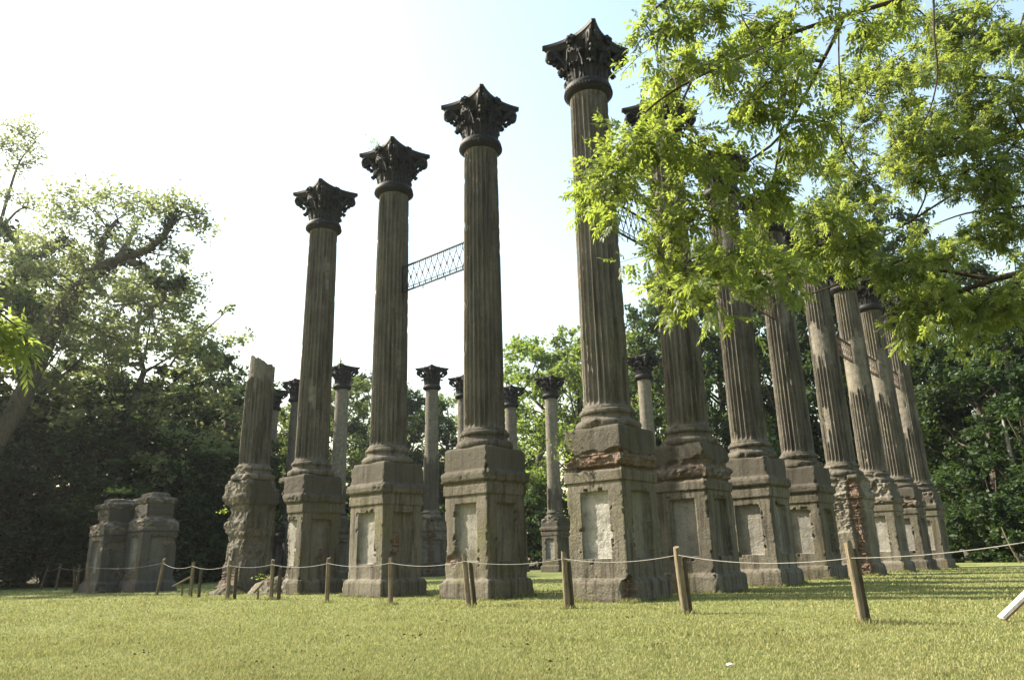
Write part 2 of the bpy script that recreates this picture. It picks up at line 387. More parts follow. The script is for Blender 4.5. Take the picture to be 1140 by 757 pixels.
# ------------------------------------------------------------------ pedestals
RZ = -0.7039
PROF = [(0, .765), (.05, .775), (.34, .77), (.40, .745), (.43, .69), (.44, .675), (.80, .67), (2.09, .67), (2.27, .668), (2.29, .70), (2.50, .705), (2.52, .69), (2.56, .685), (2.59, .74), (2.63, .765), (2.74, .775), (2.80, .75), (2.84, .70), (2.86, .685), (3.32, .675), (3.37, .66), (3.39, .63)]
def pedestal_mesh(name, seed, mat, prof=PROF, panel=(.80, 2.09, .50, .125), dmg=None, rough=1.0, edge=1.0, ledge=1.0, dt=.028, dz=.03):
    zs = []; rs = []
    pz = [panel[0]-.004, panel[0]+.004, panel[1]-.004, panel[1]+.004] if panel else []
    for (za, ra), (zb, rb) in zip(prof[:-1], prof[1:]):
        k = max(1, int(math.ceil(math.hypot(zb-za, rb-ra)/dz)))
        for i in range(k): zs.append(za+(zb-za)*i/k); rs.append(ra+(rb-ra)*i/k)
    zs.append(prof[-1][0]); rs.append(prof[-1][1])
    zs = np.array(zs); rs = np.array(rs)
    if pz:
        keep = np.array([min(abs(z-q) for q in pz) > .006 for z in zs]); zs2 = np.concatenate([zs[keep], pz]); rs2 = np.concatenate([rs[keep], np.interp(pz, zs, rs)])
        o = np.argsort(zs2, kind='stable'); zs, rs = zs2[o], rs2[o]
    nt_ = int(1.4/dt); ts = np.linspace(-1, 1, nt_+1)[:-1]
    if panel:
        pw = panel[2]; ts = ts[np.abs(np.abs(ts)-pw) > .012]; ts = np.sort(np.concatenate([ts, [-pw-.005, -pw+.005, pw-.005, pw+.005]]))
    m = len(ts)
    nrm = np.array([(0, -1), (1, 0), (0, 1), (-1, 0)], float); tg = np.array([(1, 0), (0, 1), (-1, 0), (0, -1)], float)
    side = np.repeat(np.arange(4), m); tt = np.tile(ts, 4); per = 4*m
    Z = np.repeat(zs, per); Rr = np.repeat(rs, per); S = np.tile(side, len(zs)); T = np.tile(tt, len(zs))
    nx = nrm[S]; tx = tg[S]
    XY = nx*Rr[:, None]+tx*(T*Rr)[:, None]
    P = np.column_stack([XY, Z])
    inward = np.zeros(len(P)); pan = np.zeros(len(P))
    if panel:
        inp = (np.abs(T) < panel[2]) & (Z > panel[0]) & (Z < panel[1]); bl = blocky(P+seed*3.3, 8, seed+20)
        near = (np.abs(T) < panel[2]+.10) & (Z > panel[0]-.10) & (Z < panel[1]+.06) & ~inp & (bl*.45+fbm(P+seed, 2.5, seed+22, 3)*.55 > .66)
        inward[inp] = panel[3]; inward[near] = panel[3]*.55; pr = random.Random(seed); pan[inp] = (np.array([pr.uniform(.35, 1), pr.uniform(.0, .3), .6, .6])[S])[inp]*sstep(.2, .5, fbm(P+seed*2, 1.3, seed+24, 3)+.12)[inp]  # panel paler on the sunlit face, duller on the shaded: light put into colour
    Q = P+seed*13.7
    cd = Rr*(1-np.abs(T)); we = np.exp(-(cd/.10)**2)
    n1 = fbm(Q, 1.7, seed, 4); n2 = fbm(Q, 6, seed+5, 4); n3 = fbm(Q, 22, seed+9, 3)
    lw = np.exp(-((Z-2.7)/.13)**2)*ledge+.8*np.exp(-((Z-.40)/.08)**2)+.5*np.exp(-((Z-3.36)/.06)**2)
    we = np.exp(-(cd/.055)**2); nj = blocky(Q, 9, seed+2)*.35+vnoise(Q, 2.3, seed+3)*.3+n2*.2+n3*.15
    chip = edge*np.clip(nj*.62+n1*.38+.16*we+.10*lw-.66, 0, 1)*np.clip(we+lw*.9, 0, 1)*.5
    chip += .05*np.clip(n2*.6+n3*.4-.6, 0, 1)
    brick = sstep(.035, .07, chip)*.6*sstep(.5, .6, fbm(Q, 1.4, seed+31, 3)); bare = np.zeros(len(P))
    dep = inward+chip+rough*(.008*(n2-.5)+.008*(n3-.5))+rough*.008*(n1-.5)
    if dmg:
        W, D, isb = dmg(P, T, S, Z, n1, n2)
        # courses of brick and mortar where the stucco is gone
        course = np.floor(Z/.085); along = T*Rr+.11*(course % 2); bi = np.floor(along/.22)
        hb = hash3(course, bi, S.astype(np.int64), seed+3)
        fz = np.abs(Z/.085-course-.5)*2; fa = np.abs(along/.22-bi-.5)*2
        mort = np.maximum(sstep(.7, .95, fz), sstep(.85, .98, fa))
        rb = blocky(Q, 5.5, seed+6)-.5; rb2 = blocky(Q, 12, seed+7)-.5
        lump = .085*(hb-.3)*(1-mort)*isb+.045*mort*isb+(.05*rb+.05*rb2+.05*(n2-.5))*(1-isb*.85)+.04*(n3-.5)
        dep = dep*(1-W)+W*(D+lump)+0*inward
        brick = np.maximum(brick*(1-W), W*isb*(1-.5*mort)); bare = W*np.maximum(1-isb, .8*mort); pan = pan*(1-W)
    # corners: move along both normals so that eroded corners round off
    dirn = nx.copy()
    nb = nrm[(S+1) % 4]*(T > 0)[:, None]+nrm[(S-1) % 4]*(T <= 0)[:, None]
    wc = np.exp(-(cd/.14)**2)*np.clip((dep-inward)/.06, 0, 1)
    dirn = dirn+nb*wc[:, None]*.9
    P[:, :2] -= dirn*dep[:, None]
    sel = Z > 3.0
    P[sel, 2] -= (np.clip(n1-.5, 0, 1)*.12*np.exp(-((Z-prof[-1][0])/.1)**2))[sel]
    nz = len(zs); I = (np.arange(nz-1)[:, None]*per+np.arange(per)[None]); J = (np.arange(nz-1)[:, None]*per+((np.arange(per)+1) % per)[None])
    F = np.stack([I.ravel(), J.ravel(), (J+per).ravel(), (I+per).ravel()], 1)
    top = np.arange(per)+(nz-1)*per; cidx = len(P)
    P = np.vstack([P, [0, 0, prof[-1][0]]]); Ft = np.stack([top, np.roll(top, -1), np.full(per, cidx)], 1)
    ext = lambda a: np.append(a, 0)
    return mesh_np(name, P, [F, Ft], [mat], {'brick': ext(brick), 'bare': ext(bare), 'panel': ext(pan)})

def zone(x, a, b, s): return sstep(a-s, a+s, x)*(1-sstep(b-s, b+s, x))
# corner pedestal: a belt of bare brick where the ledge fell away; chipped foot at the near edge
def dmg_corner(P, T, S, Z, n1, n2):
    lo = 2.52+.16*(n1-.5); hi = 2.86+.3*(n1-.45)
    w_ = zone(Z, lo, hi, .04)*np.where((S == 0) | (S == 3), 1, .75)
    w_ *= 1-sstep(.55, .6, np.where(S == 0, -T+.0*Z, -1))*(Z < 2.62)
    near = np.exp(-((P[:, 0]-.75)**2+(P[:, 1]+.75)**2)/.05)*zone(Z, .02, .48+.2*(n2-.5), .06)
    w2 = sstep(.35, .6, near+(n2-.5)*.5)
    w_ = np.maximum(w_, w2)
    return np.clip(w_, 0, 1), np.where(Z > 1, .075, .09)+.05*(n2-.5)+.06*(n1-.5), np.ones(len(Z))
def dmg_left_eaten(P, T, S, Z, n1, n2):     # third from corner: the left side torn open
    x = P[:, 0]; y = P[:, 1]
    lim = -.12+.35*(n1-.5)+.30*sstep(2.4, 3.1, Z)*-1+.25*sstep(.9, .3, Z)
    w_ = (1-sstep(lim-.05, lim+.05, x))*(1-sstep(3.0, 3.2, Z-.25*(n1-.5)))*((S == 0) | (S == 3))
    D = np.where(S == 3, .42+.35*(n1-.5)-.18*sstep(1.2, .2, Z), .10+.30*(n1-.45)+.25*sstep(0, -.7, x))
    spot = sstep(.62, .68, np.exp(-((y-.05)**2/.02+(Z-1.1)**2/.12))+(n2-.5)*.5)*(S == 1)
    return np.clip(np.maximum(w_, spot*1.0), 0, 1), np.where(spot > .3, .02, D), np.where(spot > .3, 1., sstep(.5, .6, n2)*.5)
def dmg_lumpy(P, T, S, Z, n1, n2):          # fourth: a rounded, eroded stump of a pedestal
    left = (S == 3) | (S == 0)
    w_ = np.where(left, sstep(.36, .46, n1+.12*(P[:, 0] < 0)), sstep(.52, .6, n1)*.8)*np.ones(len(Z))
    D = .10+.24*(n1-.47)-.04*zone(Z, 1.75, 2.2, .1)-.10*sstep(.7, .0, Z)+.05*zone(Z, 2.3, 2.6, .1)-.07*sstep(2.75, 3.0, Z)
    isb = sstep(.9, .5, Z)*.9+sstep(.6, .65, n2)*.4
    return w_, D, np.clip(isb, 0, 1)
def dmg_near_edge(P, T, S, Z, n1, n2):      # fourth on the right: near edge down to brick, ledge gone
    d = np.minimum(np.hypot(P[:, 0]-.7, (P[:, 1]+.7)), 2)
    edgew = 1-sstep(.38+.25*(n1-.5), .48+.25*(n1-.5), d)
    w_ = np.maximum(edgew*(1-sstep(3.0, 3.2, Z)), zone(Z, 2.2, 3.2, .1)*((S == 0) | (S == 1))*.95)
    w_ = np.maximum(w_, sstep(.5, .58, n1)*(S == 0)*.8)
    return np.clip(w_, 0, 1), np.where(edgew > .5, .13, .07)+.12*(n1-.5), np.clip(edgew*1.2+sstep(.55, .65, n2)*.3, 0, 1)
def dmg_patch(cy, cz, ry, rz_, sd=1):
    def f(P, T, S, Z, n1, n2):
        co = np.where(S == 1, P[:, 1], P[:, 0])
        sp = sstep(.45, .55, np.exp(-((co-cy)**2/ry**2+(Z-cz)**2/rz_**2))+(n2-.5)*.7+(n1-.5)*.4)*(S == sd)
        return sp, .03+0*Z, np.ones(len(Z))
    return f
def dmg_belt(P, T, S, Z, n1, n2):           # ragged eroded ledge and top block
    w_ = zone(Z, 2.5+.1*(n1-.5), 2.95+.5*(n1-.5), .05)*sstep(.40, .5, n2*.5+n1*.5)*.9
    return w_, .06+.12*(n2-.5), sstep(.45, .55, n1)*.8
def dmg_top(P, T, S, Z, n1, n2):
    w_ = sstep(2.6, 3.0, Z)*sstep(.50, .6, n1*.6+n2*.4)
    return w_, .05+.14*(n2-.5), sstep(.5, .6, n2)*.5

# ------------------------------------------------------------------ shafts and bases
def base_mesh(name, seed, mat):
    prof = [(.64, 0)]
    for k in range(9): a = -PI/2+PI*k/8; prof.append((.615+.085*math.cos(a), .10+.10*math.sin(a)))
    prof += [(.60, .205), (.60, .225), (.575, .235), (.56, .255), (.56, .285), (.57, .305)]
    for k in range(8): a = -PI/2+PI*k/7; prof.append((.545+.062*math.cos(a), .375+.065*math.sin(a)))
    prof += [(.545, .445), (.545, .475), (.52, .49), (.507, .515)]
    n = 96; pr = np.array(prof)
    a = np.tile(np.arange(n)*2*PI/n, len(pr)); r = np.repeat(pr[:, 0], n); z = np.repeat(pr[:, 1], n)
    P = np.column_stack([r*np.cos(a), r*np.sin(a), z]); Q = P+seed*7.3
    e = np.clip(fbm(Q, 2.6, seed, 4)-.60, 0, 1)*.7*sstep(.52, .60, r)+.008*(fbm(Q, 18, seed+3, 3)-.5)+.02*(fbm(Q, 3, seed+8, 2)-.5)
    r2 = np.maximum(r-e, .50); P[:, 0] = r2*np.cos(a); P[:, 1] = r2*np.sin(a)
    m = len(pr); I = np.arange(m-1)[:, None]*n+np.arange(n)[None]; J = np.arange(m-1)[:, None]*n+((np.arange(n)+1) % n)[None]
    F = np.stack([I.ravel(), J.ravel(), (J+n).ravel(), (I+n).ravel()], 1)
    return mesh_np(name, P, F, [mat], {'brick': 0*r, 'bare': sstep(.03, .08, e)}, smooth=True)
def shaft_mesh(name, seed, mat, z0=.50, z1=8.15, zones=(), broken=None, r0=.505, r1=.452, rows=110, sub=8, nf=24, jag=.35):
    """zones: (angle, half width, z low, z high) with the fluting lost"""
    rng = np.random.default_rng(seed)
    n = nf*sub; u = np.arange(n)/sub; fi = np.floor(u).astype(int); fu = u-fi
    ang = 2*PI*u/nf
    gro = np.sqrt(np.clip(1-((fu-.5)/.40)**2, 0, 1))
    t = np.linspace(0, 1, rows)
    A = np.tile(ang, rows); Tt = np.repeat(t, n); FI = np.tile(fi, rows); G = np.tile(gro, rows); FU = np.tile(fu, rows)
    Z = z0+(z1-z0)*Tt
    Rr = r0+(r1-r0)*(.25*Tt+.75*Tt**1.6)
    if broken is not None:
        zt = broken(ang); Z = z0+(np.tile(zt, rows)-z0)*Tt
    P0 = np.column_stack([np.cos(A)*Rr, np.sin(A)*Rr, Z]); Q = P0+seed*5.1
    n1 = fbm(Q, 1.6, seed, 4); n2 = fbm(Q, 7, seed+4, 3)
    fade = sstep(z0+.03, z0+.15, Z)*(1-sstep(z1-.16, z1-.03, Z)) if broken is None else sstep(z0+.03, z0+.15, Z)
    jit = rng.uniform(-jag, jag, nf); jit2 = rng.uniform(-jag, jag, nf)
    lost = np.zeros(len(Z))
    for (az, hw, za, zb) in zones:
        da = np.abs((A-az+PI) % (2*PI)-PI)
        # whole flutes stand or fall together, so the border is a comb
        daf = np.abs((2*PI*(FI+.5)/nf-az+PI) % (2*PI)-PI)
        lost = np.maximum(lost, (daf < hw)*sstep(za+jit[FI]-.02, za+jit[FI]+.02, Z)*(1-sstep(zb+jit2[FI]-.02, zb+jit2[FI]+.02, Z)))
    gd = .066*(Rr/.5)
    r = Rr-gd*G*fade*(1-lost)
    r = r-lost*(.05+.012*(n1-.5)+.008*(n2-.5))
    fil = (1-G)
    chip = np.clip(n2-.62, 0, 1)*.16*fil*(1-lost)+np.clip(n1*.6+n2*.4-.66, 0, 1)*.5
    r = r-chip-.006*(n2-.5)
    P = np.column_stack([np.cos(A)*r, np.sin(A)*r, Z])
    I = np.arange(rows-1)[:, None]*n+np.arange(n)[None]; J = np.arange(rows-1)[:, None]*n+((np.arange(n)+1) % n)[None]
    F = np.stack([I.ravel(), J.ravel(), (J+n).ravel(), (I+n).ravel()], 1)
    brick = sstep(.05, .09, chip)*.6; bare = lost*.6
    zc = float(P[-n:, 2].mean())-.05
    P = np.vstack([P, [0, 0, zc]]); top = np.arange(n)+(rows-1)*n
    return mesh_np(name, P, [F, np.stack([top, np.roll(top, -1), np.full(n, n*rows)], 1)], [mat], {'brick': np.append(brick, 0), 'bare': np.append(bare, 0)})

# ------------------------------------------------------------------ the iron Corinthian capital (z = 0 at the astragal ring)
def grid_solid(top, bot):
    """closed solid between two (m,n,3) grids"""
    m, n = top.shape[:2]; V = np.concatenate([top.reshape(-1, 3), bot.reshape(-1, 3)]); o = m*n; F = []
    for i in range(m-1):
        for j in range(n-1):
            a = i*n+j; F.append([a, a+1, a+n+1, a+n]); F.append([o+a, o+a+n, o+a+n+1, o+a+1])
    rim = [(0, j) for j in range(n)]+[(i, n-1) for i in range(1, m)]+[(m-1, j) for j in range(n-2, -1, -1)]+[(i, 0) for i in range(m-2, 0, -1)]
    idx = [i*n+j for i, j in rim]
    for k in range(len(idx)):
        a, b = idx[k], idx[(k+1) % len(idx)]; F.append([a, o+a, o+b, b])
    return V, F
def capital_meshes():
    D = {}
    b = MB()
    b.lathe([(.455, -.10), (.47, -.09), (.52, -.05), (.56, .0), (.575, .07), (.575, .13), (.555, .19), (.50, .215), (.47, .23), (.455, .27), (.45, .55), (.465, .8), (.50, 1.0), (.56, 1.12), (.60, 1.16), (.60, 1.19)], 48)
    for k in range(48):     # bead row under the ring
        a = 2*PI*k/48; b.box((.575*math.cos(a), .575*math.sin(a), .03), (.035, .035, .06), Matrix.Rotation(a, 4, 'Z'), .008)
    D['bell'] = b.mesh("capital", M_iron, True)
    def leaf(h, r_base, out, wid):
        m, n = 13, 9; top = np.zeros((m, n, 3)); bot = np.zeros((m, n, 3))
        for i in range(m):
            s = i/(m-1)
            if s < .72: zz = h*s/.72*.98; rr = r_base+.03+.05*(s/.72)**2
            else:
                q = (s-.72)/.28*PI*1.15; rc = out*.5; rr = r_base+.08+rc*(1-math.cos(q)); zz = h*.98+rc*.75*math.sin(q)
            wv = wid*(.62+.5*math.sin(PI*min(1, s*1.05)))*(1+.16*math.sin(s*26))*(1 if s < .85 else 1-.6*(s-.85)/.15)
            for j in range(n):
                tj = (j/(n-1)-.5)*2
                x = wv*tj*.5; dr = -.045*tj*tj+.022*math.cos(tj*PI*3)
                ro = rr+dr; top[i, j] = (ro, x, zz-.03*tj*tj); bot[i, j] = (ro-.028, x*.96, zz-.03*tj*tj)
        return grid_solid(top, bot)
    for nm, a in (('leaf_low', (.40, .455, .17, .34)), ('leaf_high', (.68, .455, .20, .32))):
        b = MB(); V, F = leaf(*a); b.add(V, F); D[nm] = b.mesh("acanthus_leaf", M_iron)
    # corner volute: stalk, curl to both sides of the diagonal
    b = MB()
    pts = []; rad = []
    for k in range(12):
        s = k/11; pts.append((.50+.33*s**1.6, 0, .48+.52*s)); rad.append(.055+.02*s)
    for k in range(1, 27):
        q = k/26*PI*3.1; rr = .135*(1-.78*k/26); pts.append((.83+.02+rr*math.sin(q)+0, 0, 1.0-.105+.0+rr*math.cos(q)-.03)); rad.append(.06*(1-.55*k/26))
    P = np.array(pts)
    for sgn in (-1, 1):
        Q = P.copy(); Q[:, 1] += sgn*(.055+.02*np.linspace(1, 0, len(Q))); b.tube(Q, np.array(rad)*.95, 7)
    b.box((.86, 0, .87), (.10, .17, .10), None, .03)
    for k in range(3):
        b.lathe([(.001, -.07), (.05, -.05), (.075, 0), (.05, .05), (.001, .07)], 10, False)
        b.V[-1] = b.V[-1]+np.array([.70+.09*k, 0, .62+.07*k])
    D['volute'] = b.mesh("volute", M_iron, True)
    b = MB()    # inner scrolls and flower of one side
    for sgn in (-1, 1):
        pts = []; rad = []
        for k in range(10):
            s = k/9; pts.append((.50+.08*s, sgn*(.24-.10*s), .60+.42*s)); rad.append(.03)
        for k in range(1, 17):
            q = k/16*PI*2.4; rr = .075*(1-.7*k/16); pts.append((.585, sgn*(.14-.075+rr*math.cos(q)), 1.02+rr*math.sin(q))); rad.append(.028*(1-.4*k/16))
        b.tube(pts, rad, 6)
    for k in range(6):
        a = 2*PI*k/6; b.lathe([(.001, -.05), (.05, -.03), (.065, 0), (.05, .035), (.001, .05)], 8, False)
        b.V[-1] = b.V[-1]+np.array([.655, .085*math.cos(a), 1.26+.085*math.sin(a)])
    b.lathe([(.001, -.05), (.05, -.03), (.065, 0), (.05, .035), (.001, .05)], 8, False); b.V[-1] = b.V[-1]*1.1+np.array([.70, 0, 1.26])
    D['fleuron'] = b.mesh("fleuron", M_iron, True)
    # abacus: concave sides, cut corners, moulded edge
    def outline(hs, dip, cut):
        p = []
        for k in range(4):
            for i in range(13):
                s = -1+2*i/12; x = s*(hs-cut); y = -(hs-.5*cut*0)+dip*(1-s*s)-0
                a = k*PI/2; p.append((x*math.cos(a)-y*math.sin(a), x*math.sin(a)+y*math.cos(a)))
        return np.array(p)
    lv = [(.60, .04, .08, 1.16), (.66, .13, .08, 1.165), (.70, .145, .075, 1.20), (.755, .165, .07, 1.27), (.76, .165, .07, 1.285), (.795, .17, .065, 1.295), (.80, .17, .065, 1.37), (.785, .17, .065, 1.385)]
    V = []; 
    for hs, dip, cut, z in lv:
        o = outline(hs, dip, cut); V.append(np.column_stack([o, np.full(len(o), z)]))
    n = 52; m = len(lv)
    F = [[i*n+k, i*n+(k+1) % n, (i+1)*n+(k+1) % n, (i+1)*n+k] for i in range(m-1) for k in range(n)]
    V = np.concatenate(V); c0 = len(V); V = np.vstack([V, [0, 0, lv[0][3]], [0, 0, lv[-1][3]]])
    F += [[c0, (k+1) % n, k] for k in range(n)]+[[c0+1, (m-1)*n+k, (m-1)*n+(k+1) % n] for k in range(n)]
    b = MB(); b.add(V, F); D['abacus'] = b.mesh("abacus", M_iron)
    return D
CAP = capital_meshes()
def add_capital(root, z, rng):
    cp = link("capital", CAP['bell'], root, (0, 0, z), (0, 0, PI/2*rng.randrange(4)))
    link("abacus", CAP['abacus'], cp, (0, 0, 0))
    for k in range(8):
        if rng.random() > .04: link("acanthus_leaf", CAP['leaf_low'], cp, (0, 0, .19), (0, 0, k*PI/4))
        if rng.random() > .04: link("acanthus_leaf", CAP['leaf_high'], cp, (0, 0, .19), (0, 0, (k+.5)*PI/4))
    for k in range(4):
        link("volute", CAP['volute'], cp, (0, 0, .19), (0, 0, PI/4+k*PI/2)); link("fleuron", CAP['fleuron'], cp, (0, 0, 0), (0, 0, k*PI/2))
    return cp

# ------------------------------------------------------------------ the columns
HP = 3.39; ASTR = 11.55
GRP = "ruined columns of the mansion"
def lookang(a): return a-RZ
FRONT = [   # x, y, label, pedestal mesh args, shaft zones
 (2.00, 15.69, "tall corner column, its pedestal belted with bare red brick, capital touched by green leaves", dict(seed=2, dmg=dmg_corner, edge=.8, dt=.016, dz=.014), []),
 (-.73, 18.08, "column left of the corner one, pedestal with unbroken ledge and a chipped panel foot", dict(seed=3, dmg=dmg_patch(-.45, .85, .28, .14, 0), edge=1.0), []),
 (-3.49, 20.50, "column at the high railing's left end, brick patch on its shaded pedestal side", dict(seed=4, dmg=dmg_patch(-.20, 1.35, .17, .34, 1), edge=.7), []),
 (-6.23, 22.90, "tall column with capital whose pedestal is torn open on its left side", dict(seed=5, dmg=dmg_left_eaten, edge=1.0), []),
 (4.33, 18.43, "column just right of the corner one, dark shaded pedestal, capital lost in foliage", dict(seed=7, dmg=dmg_belt, edge=1.0), [(-2.6, .9, 5.2, 7.2)]),
 (6.69, 21.21, "sunlit right row column, second behind the corner, with a pale yellow-stained panel", dict(seed=8, dmg=None, edge=.8), [(-1.9+.7, .5, 6.0, 8.0), (1.6, .8, 4.5, 8)]),
 (9.09, 24.03, "right row column whose ringed neck shows below the leaves, ochre stains on its pedestal", dict(seed=9, dmg=None, edge=1.0), [(-2.1, .55, 6.0, 7.3), (-1.0, .4, 4.6, 5.2)]),
 (11.75, 27.10, "right row column on an eroded pedestal crumbled to brick along its near edge", dict(seed=10, dmg=dmg_near_edge, edge=1.3, panel=None, dt=.018, dz=.016), [(-1.55, .75, 4.3, 5.6), (2.8, .8, 3, 7)]),
 (14.37, 30.25, "right row column with a wide smooth band of lost fluting, behind the crumbled pedestal", dict(seed=11, dmg=dmg_top, edge=.9), [(-1.5, 1.3, 3.6, 6.1)]),
 (16.73, 33.03, "second column from the far end of the right row, yellow stained pedestal", dict(seed=12, dmg=dmg_belt, edge=.8), [(-1.5, 1.0, 3.9, 6.0)]),
 (19.03, 35.74, "farthest column of the right row, standing beside the dark wood", dict(seed=13, dmg=dmg_top, edge=1.0), [(-1.9, .9, 2.8, 5.8)]),
]
rng0 = random.Random(5)
for (x, y, lab, pk, zones) in FRONT:
    t = thing("corinthian_column", lab, "column", (x, y, 0), RZ, GRP)
    sd = pk['seed']
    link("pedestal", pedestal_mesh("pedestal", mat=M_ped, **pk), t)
    link("column_base", base_mesh("column_base", sd, M_shaft), t, (0, 0, HP-.03))
    link("shaft", shaft_mesh("shaft", sd, M_shaft, z0=.48, z1=ASTR-HP-.03, zones=list(zones)+[(rng0.uniform(-3.1, 3.1), rng0.uniform(.12, .4), q, q+rng0.uniform(.25, .9)) for q in [rng0.uniform(.6, 7) for _ in range(2)]]), t, (0, 0, HP-.03))
    add_capital(t, ASTR, rng0)

# the broken column, fourth on the left
def broken_top(a):
    P = np.column_stack([np.cos(a)*3, np.sin(a)*3, 0*a])
    right = sstep(-.66, -.60, np.cos(a+RZ+.2))      # the left part of the drum broke off lower down
    return 3.62+.52*right+.16*(np.floor(fbm(P, .9, 3, 2)*5)/5-.5)*right-.17*np.cos(a+RZ)*right+.06*(fbm(P, 4, 5, 2)-.5)
t = thing("broken_column", "broken column stump without capital on a lumpy eroded pedestal, leftmost of the tall shafts", "column", (-8.72, 25.0, 0), RZ, GRP)
prof4 = [(0, .76), (.25, .70), (.45, .60), (.8, .56), (1.7, .55), (1.75, .575), (2.2, .585), (2.25, .565), (2.7, .58), (2.78, .64), (3.0, .65), (3.1, .63), (3.45, .62), (3.56, .58)]
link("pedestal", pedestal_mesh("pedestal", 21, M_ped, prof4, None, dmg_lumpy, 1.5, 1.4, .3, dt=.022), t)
link("column_base", base_mesh("column_base", 22, M_shaft), t, (0, 0, 3.52))
link("shaft", shaft_mesh("shaft", 23, M_shaft, z0=.46, z1=4.3, zones=[(-.6, 1.7, 3.3, 9), (2.2, .8, 2.6, 9), (-2.3, .35, .2, .8)], broken=broken_top, rows=70), t, (0, 0, 3.52))

# the far columns: three shared sets, mostly bare smooth shafts
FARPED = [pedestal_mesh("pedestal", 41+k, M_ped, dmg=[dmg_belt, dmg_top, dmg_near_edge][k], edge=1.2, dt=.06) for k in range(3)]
FARSH = [shaft_mesh("shaft", 51+k, M_shaft, z0=.48, z1=ASTR-HP-.03, zones=[[(0, 4, 2.6, 9)], [(0, 4, 1.9, 9), ], [(0, 4, 3.6, 9)]][k], rows=60, sub=6) for k in range(3)]
FARBASE = base_mesh("column_base", 61, M_shaft)
FAR = [(-17.31, 52.57, "far column seen just right of the broken stump"), (-10.92, 46.40, "far column seen between the torn pedestal column and the next one, before bright leaves"),
 (-5.27, 47.20, "far column with wide capital left of the clean ledged pedestal, dark trees behind it"), (-.22, 53.59, "far column half hidden by the shaft left of the corner column"),
 (2.58, 50.78, "far pale column standing free left of the corner column, before bright green trees"), (8.25, 45.77, "far column peeping out between the corner column and its right neighbour"),
 (-21.23, 54.92, "far column mostly hidden behind the broken stump, capital at its left"), (-14.83, 50.01, "far column hidden behind the torn pedestal column, one tip of its capital showing"),
 (-3.42, 50.15, "far column hidden behind the shaft left of the corner, one tip of its capital showing")]
for i, (x, y, lab) in enumerate(FAR):
    t = thing("corinthian_column", lab, "column", (x, y, 0), RZ, GRP); k = i % 3
    link("pedestal", FARPED[k], t); link("column_base", FARBASE, t, (0, 0, HP-.03)); link("shaft", FARSH[k], t, (0, 0, HP-.03), (0, 0, i*1.1))
    add_capital(t, ASTR, rng0)

def dmg_pier(P, T, S, Z, n1, n2):
    w_ = np.maximum(zone(Z, 2.45+.3*(n1-.5), 2.95+.3*(n1-.5), .05), sstep(3.3, 3.6, Z))*sstep(.40, .48, n2*.5+n1*.5)
    w_ = np.maximum(w_, sstep(.60, .66, n1)*.6)
    return w_, .04+.10*(n2-.5), sstep(.45, .55, n1)*.7
# two shaded piers at the left
PIERPROF = [(0, .72), (.32, .71), (.40, .66), (.44, .61), (.8, .605), (2.15, .605), (2.3, .60), (2.32, .64), (2.5, .645), (2.55, .66), (2.72, .66), (2.80, .58), (2.86, .50), (3.0, .49), (3.42, .485), (3.45, .53), (3.58, .58), (3.66, .56), (3.70, .42), (3.84, .38), (3.9, .26)]
for sd, x, y, lab, sc in ((71, -14.25, 30.0, "shaded stone pier at left, taller one of the pair, moss on its ledge", 1.0), (72, -15.85, 30.25, "shaded stone pier at far left, lower one of the pair, ferns on top", .95)):
    t = thing("stone_pier", lab, "pier", (x, y, 0), RZ, "low piers left of the columns")
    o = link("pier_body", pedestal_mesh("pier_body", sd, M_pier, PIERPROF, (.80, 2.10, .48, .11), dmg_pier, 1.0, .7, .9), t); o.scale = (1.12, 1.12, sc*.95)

# ------------------------------------------------------------------ rubble at the broken column
def mound(name, x, y, rx, ry, h, seed, label):
    n, m = 72, 22; V = []; 
    a = np.arange(n)*2*PI/n
    for i in range(m):
        s = i/(m-1); V.append(np.column_stack([np.cos(a)*rx*(1-s), np.sin(a)*ry*(1-s), np.full(n, h*(1-(1-s)**2.2)-.05)]))
    P = np.concatenate(V); Q = P+seed
    nn = fbm(Q, 1.8, seed, 4)-.5; n2 = fbm(Q, 7, seed+1, 3)-.5
    P[:, :2] *= (1+.5*nn+.12*n2)[:, None]; P[:, 2] += (.35*nn+.14*n2)*sstep(-.05, .15, P[:, 2])
    I = np.arange(m-1)[:, None]*n+np.arange(n)[None]; J = np.arange(m-1)[:, None]*n+((np.arange(n)+1) % n)[None]
    F = np.stack([I.ravel(), J.ravel(), (J+n).ravel(), (I+n).ravel()], 1)
    o = link(name, mesh_np(name, P, F, [M_ped], {'bare': sstep(-.1, .2, nn)*.6, 'brick': sstep(.1, .2, n2)*.5}), None, (x, y, 0), (0, 0, RZ)); return tag(o, label, "rubble")
mound("rubble_mound", -7.35, 23.3, .85, .62, .55, 3, "low mound of broken masonry between the broken column and the torn pedestal")
mound("rubble_mound", -9.0, 24.2, .6, .55, .42, 8, "small heap of fallen stucco at the front foot of the broken column")

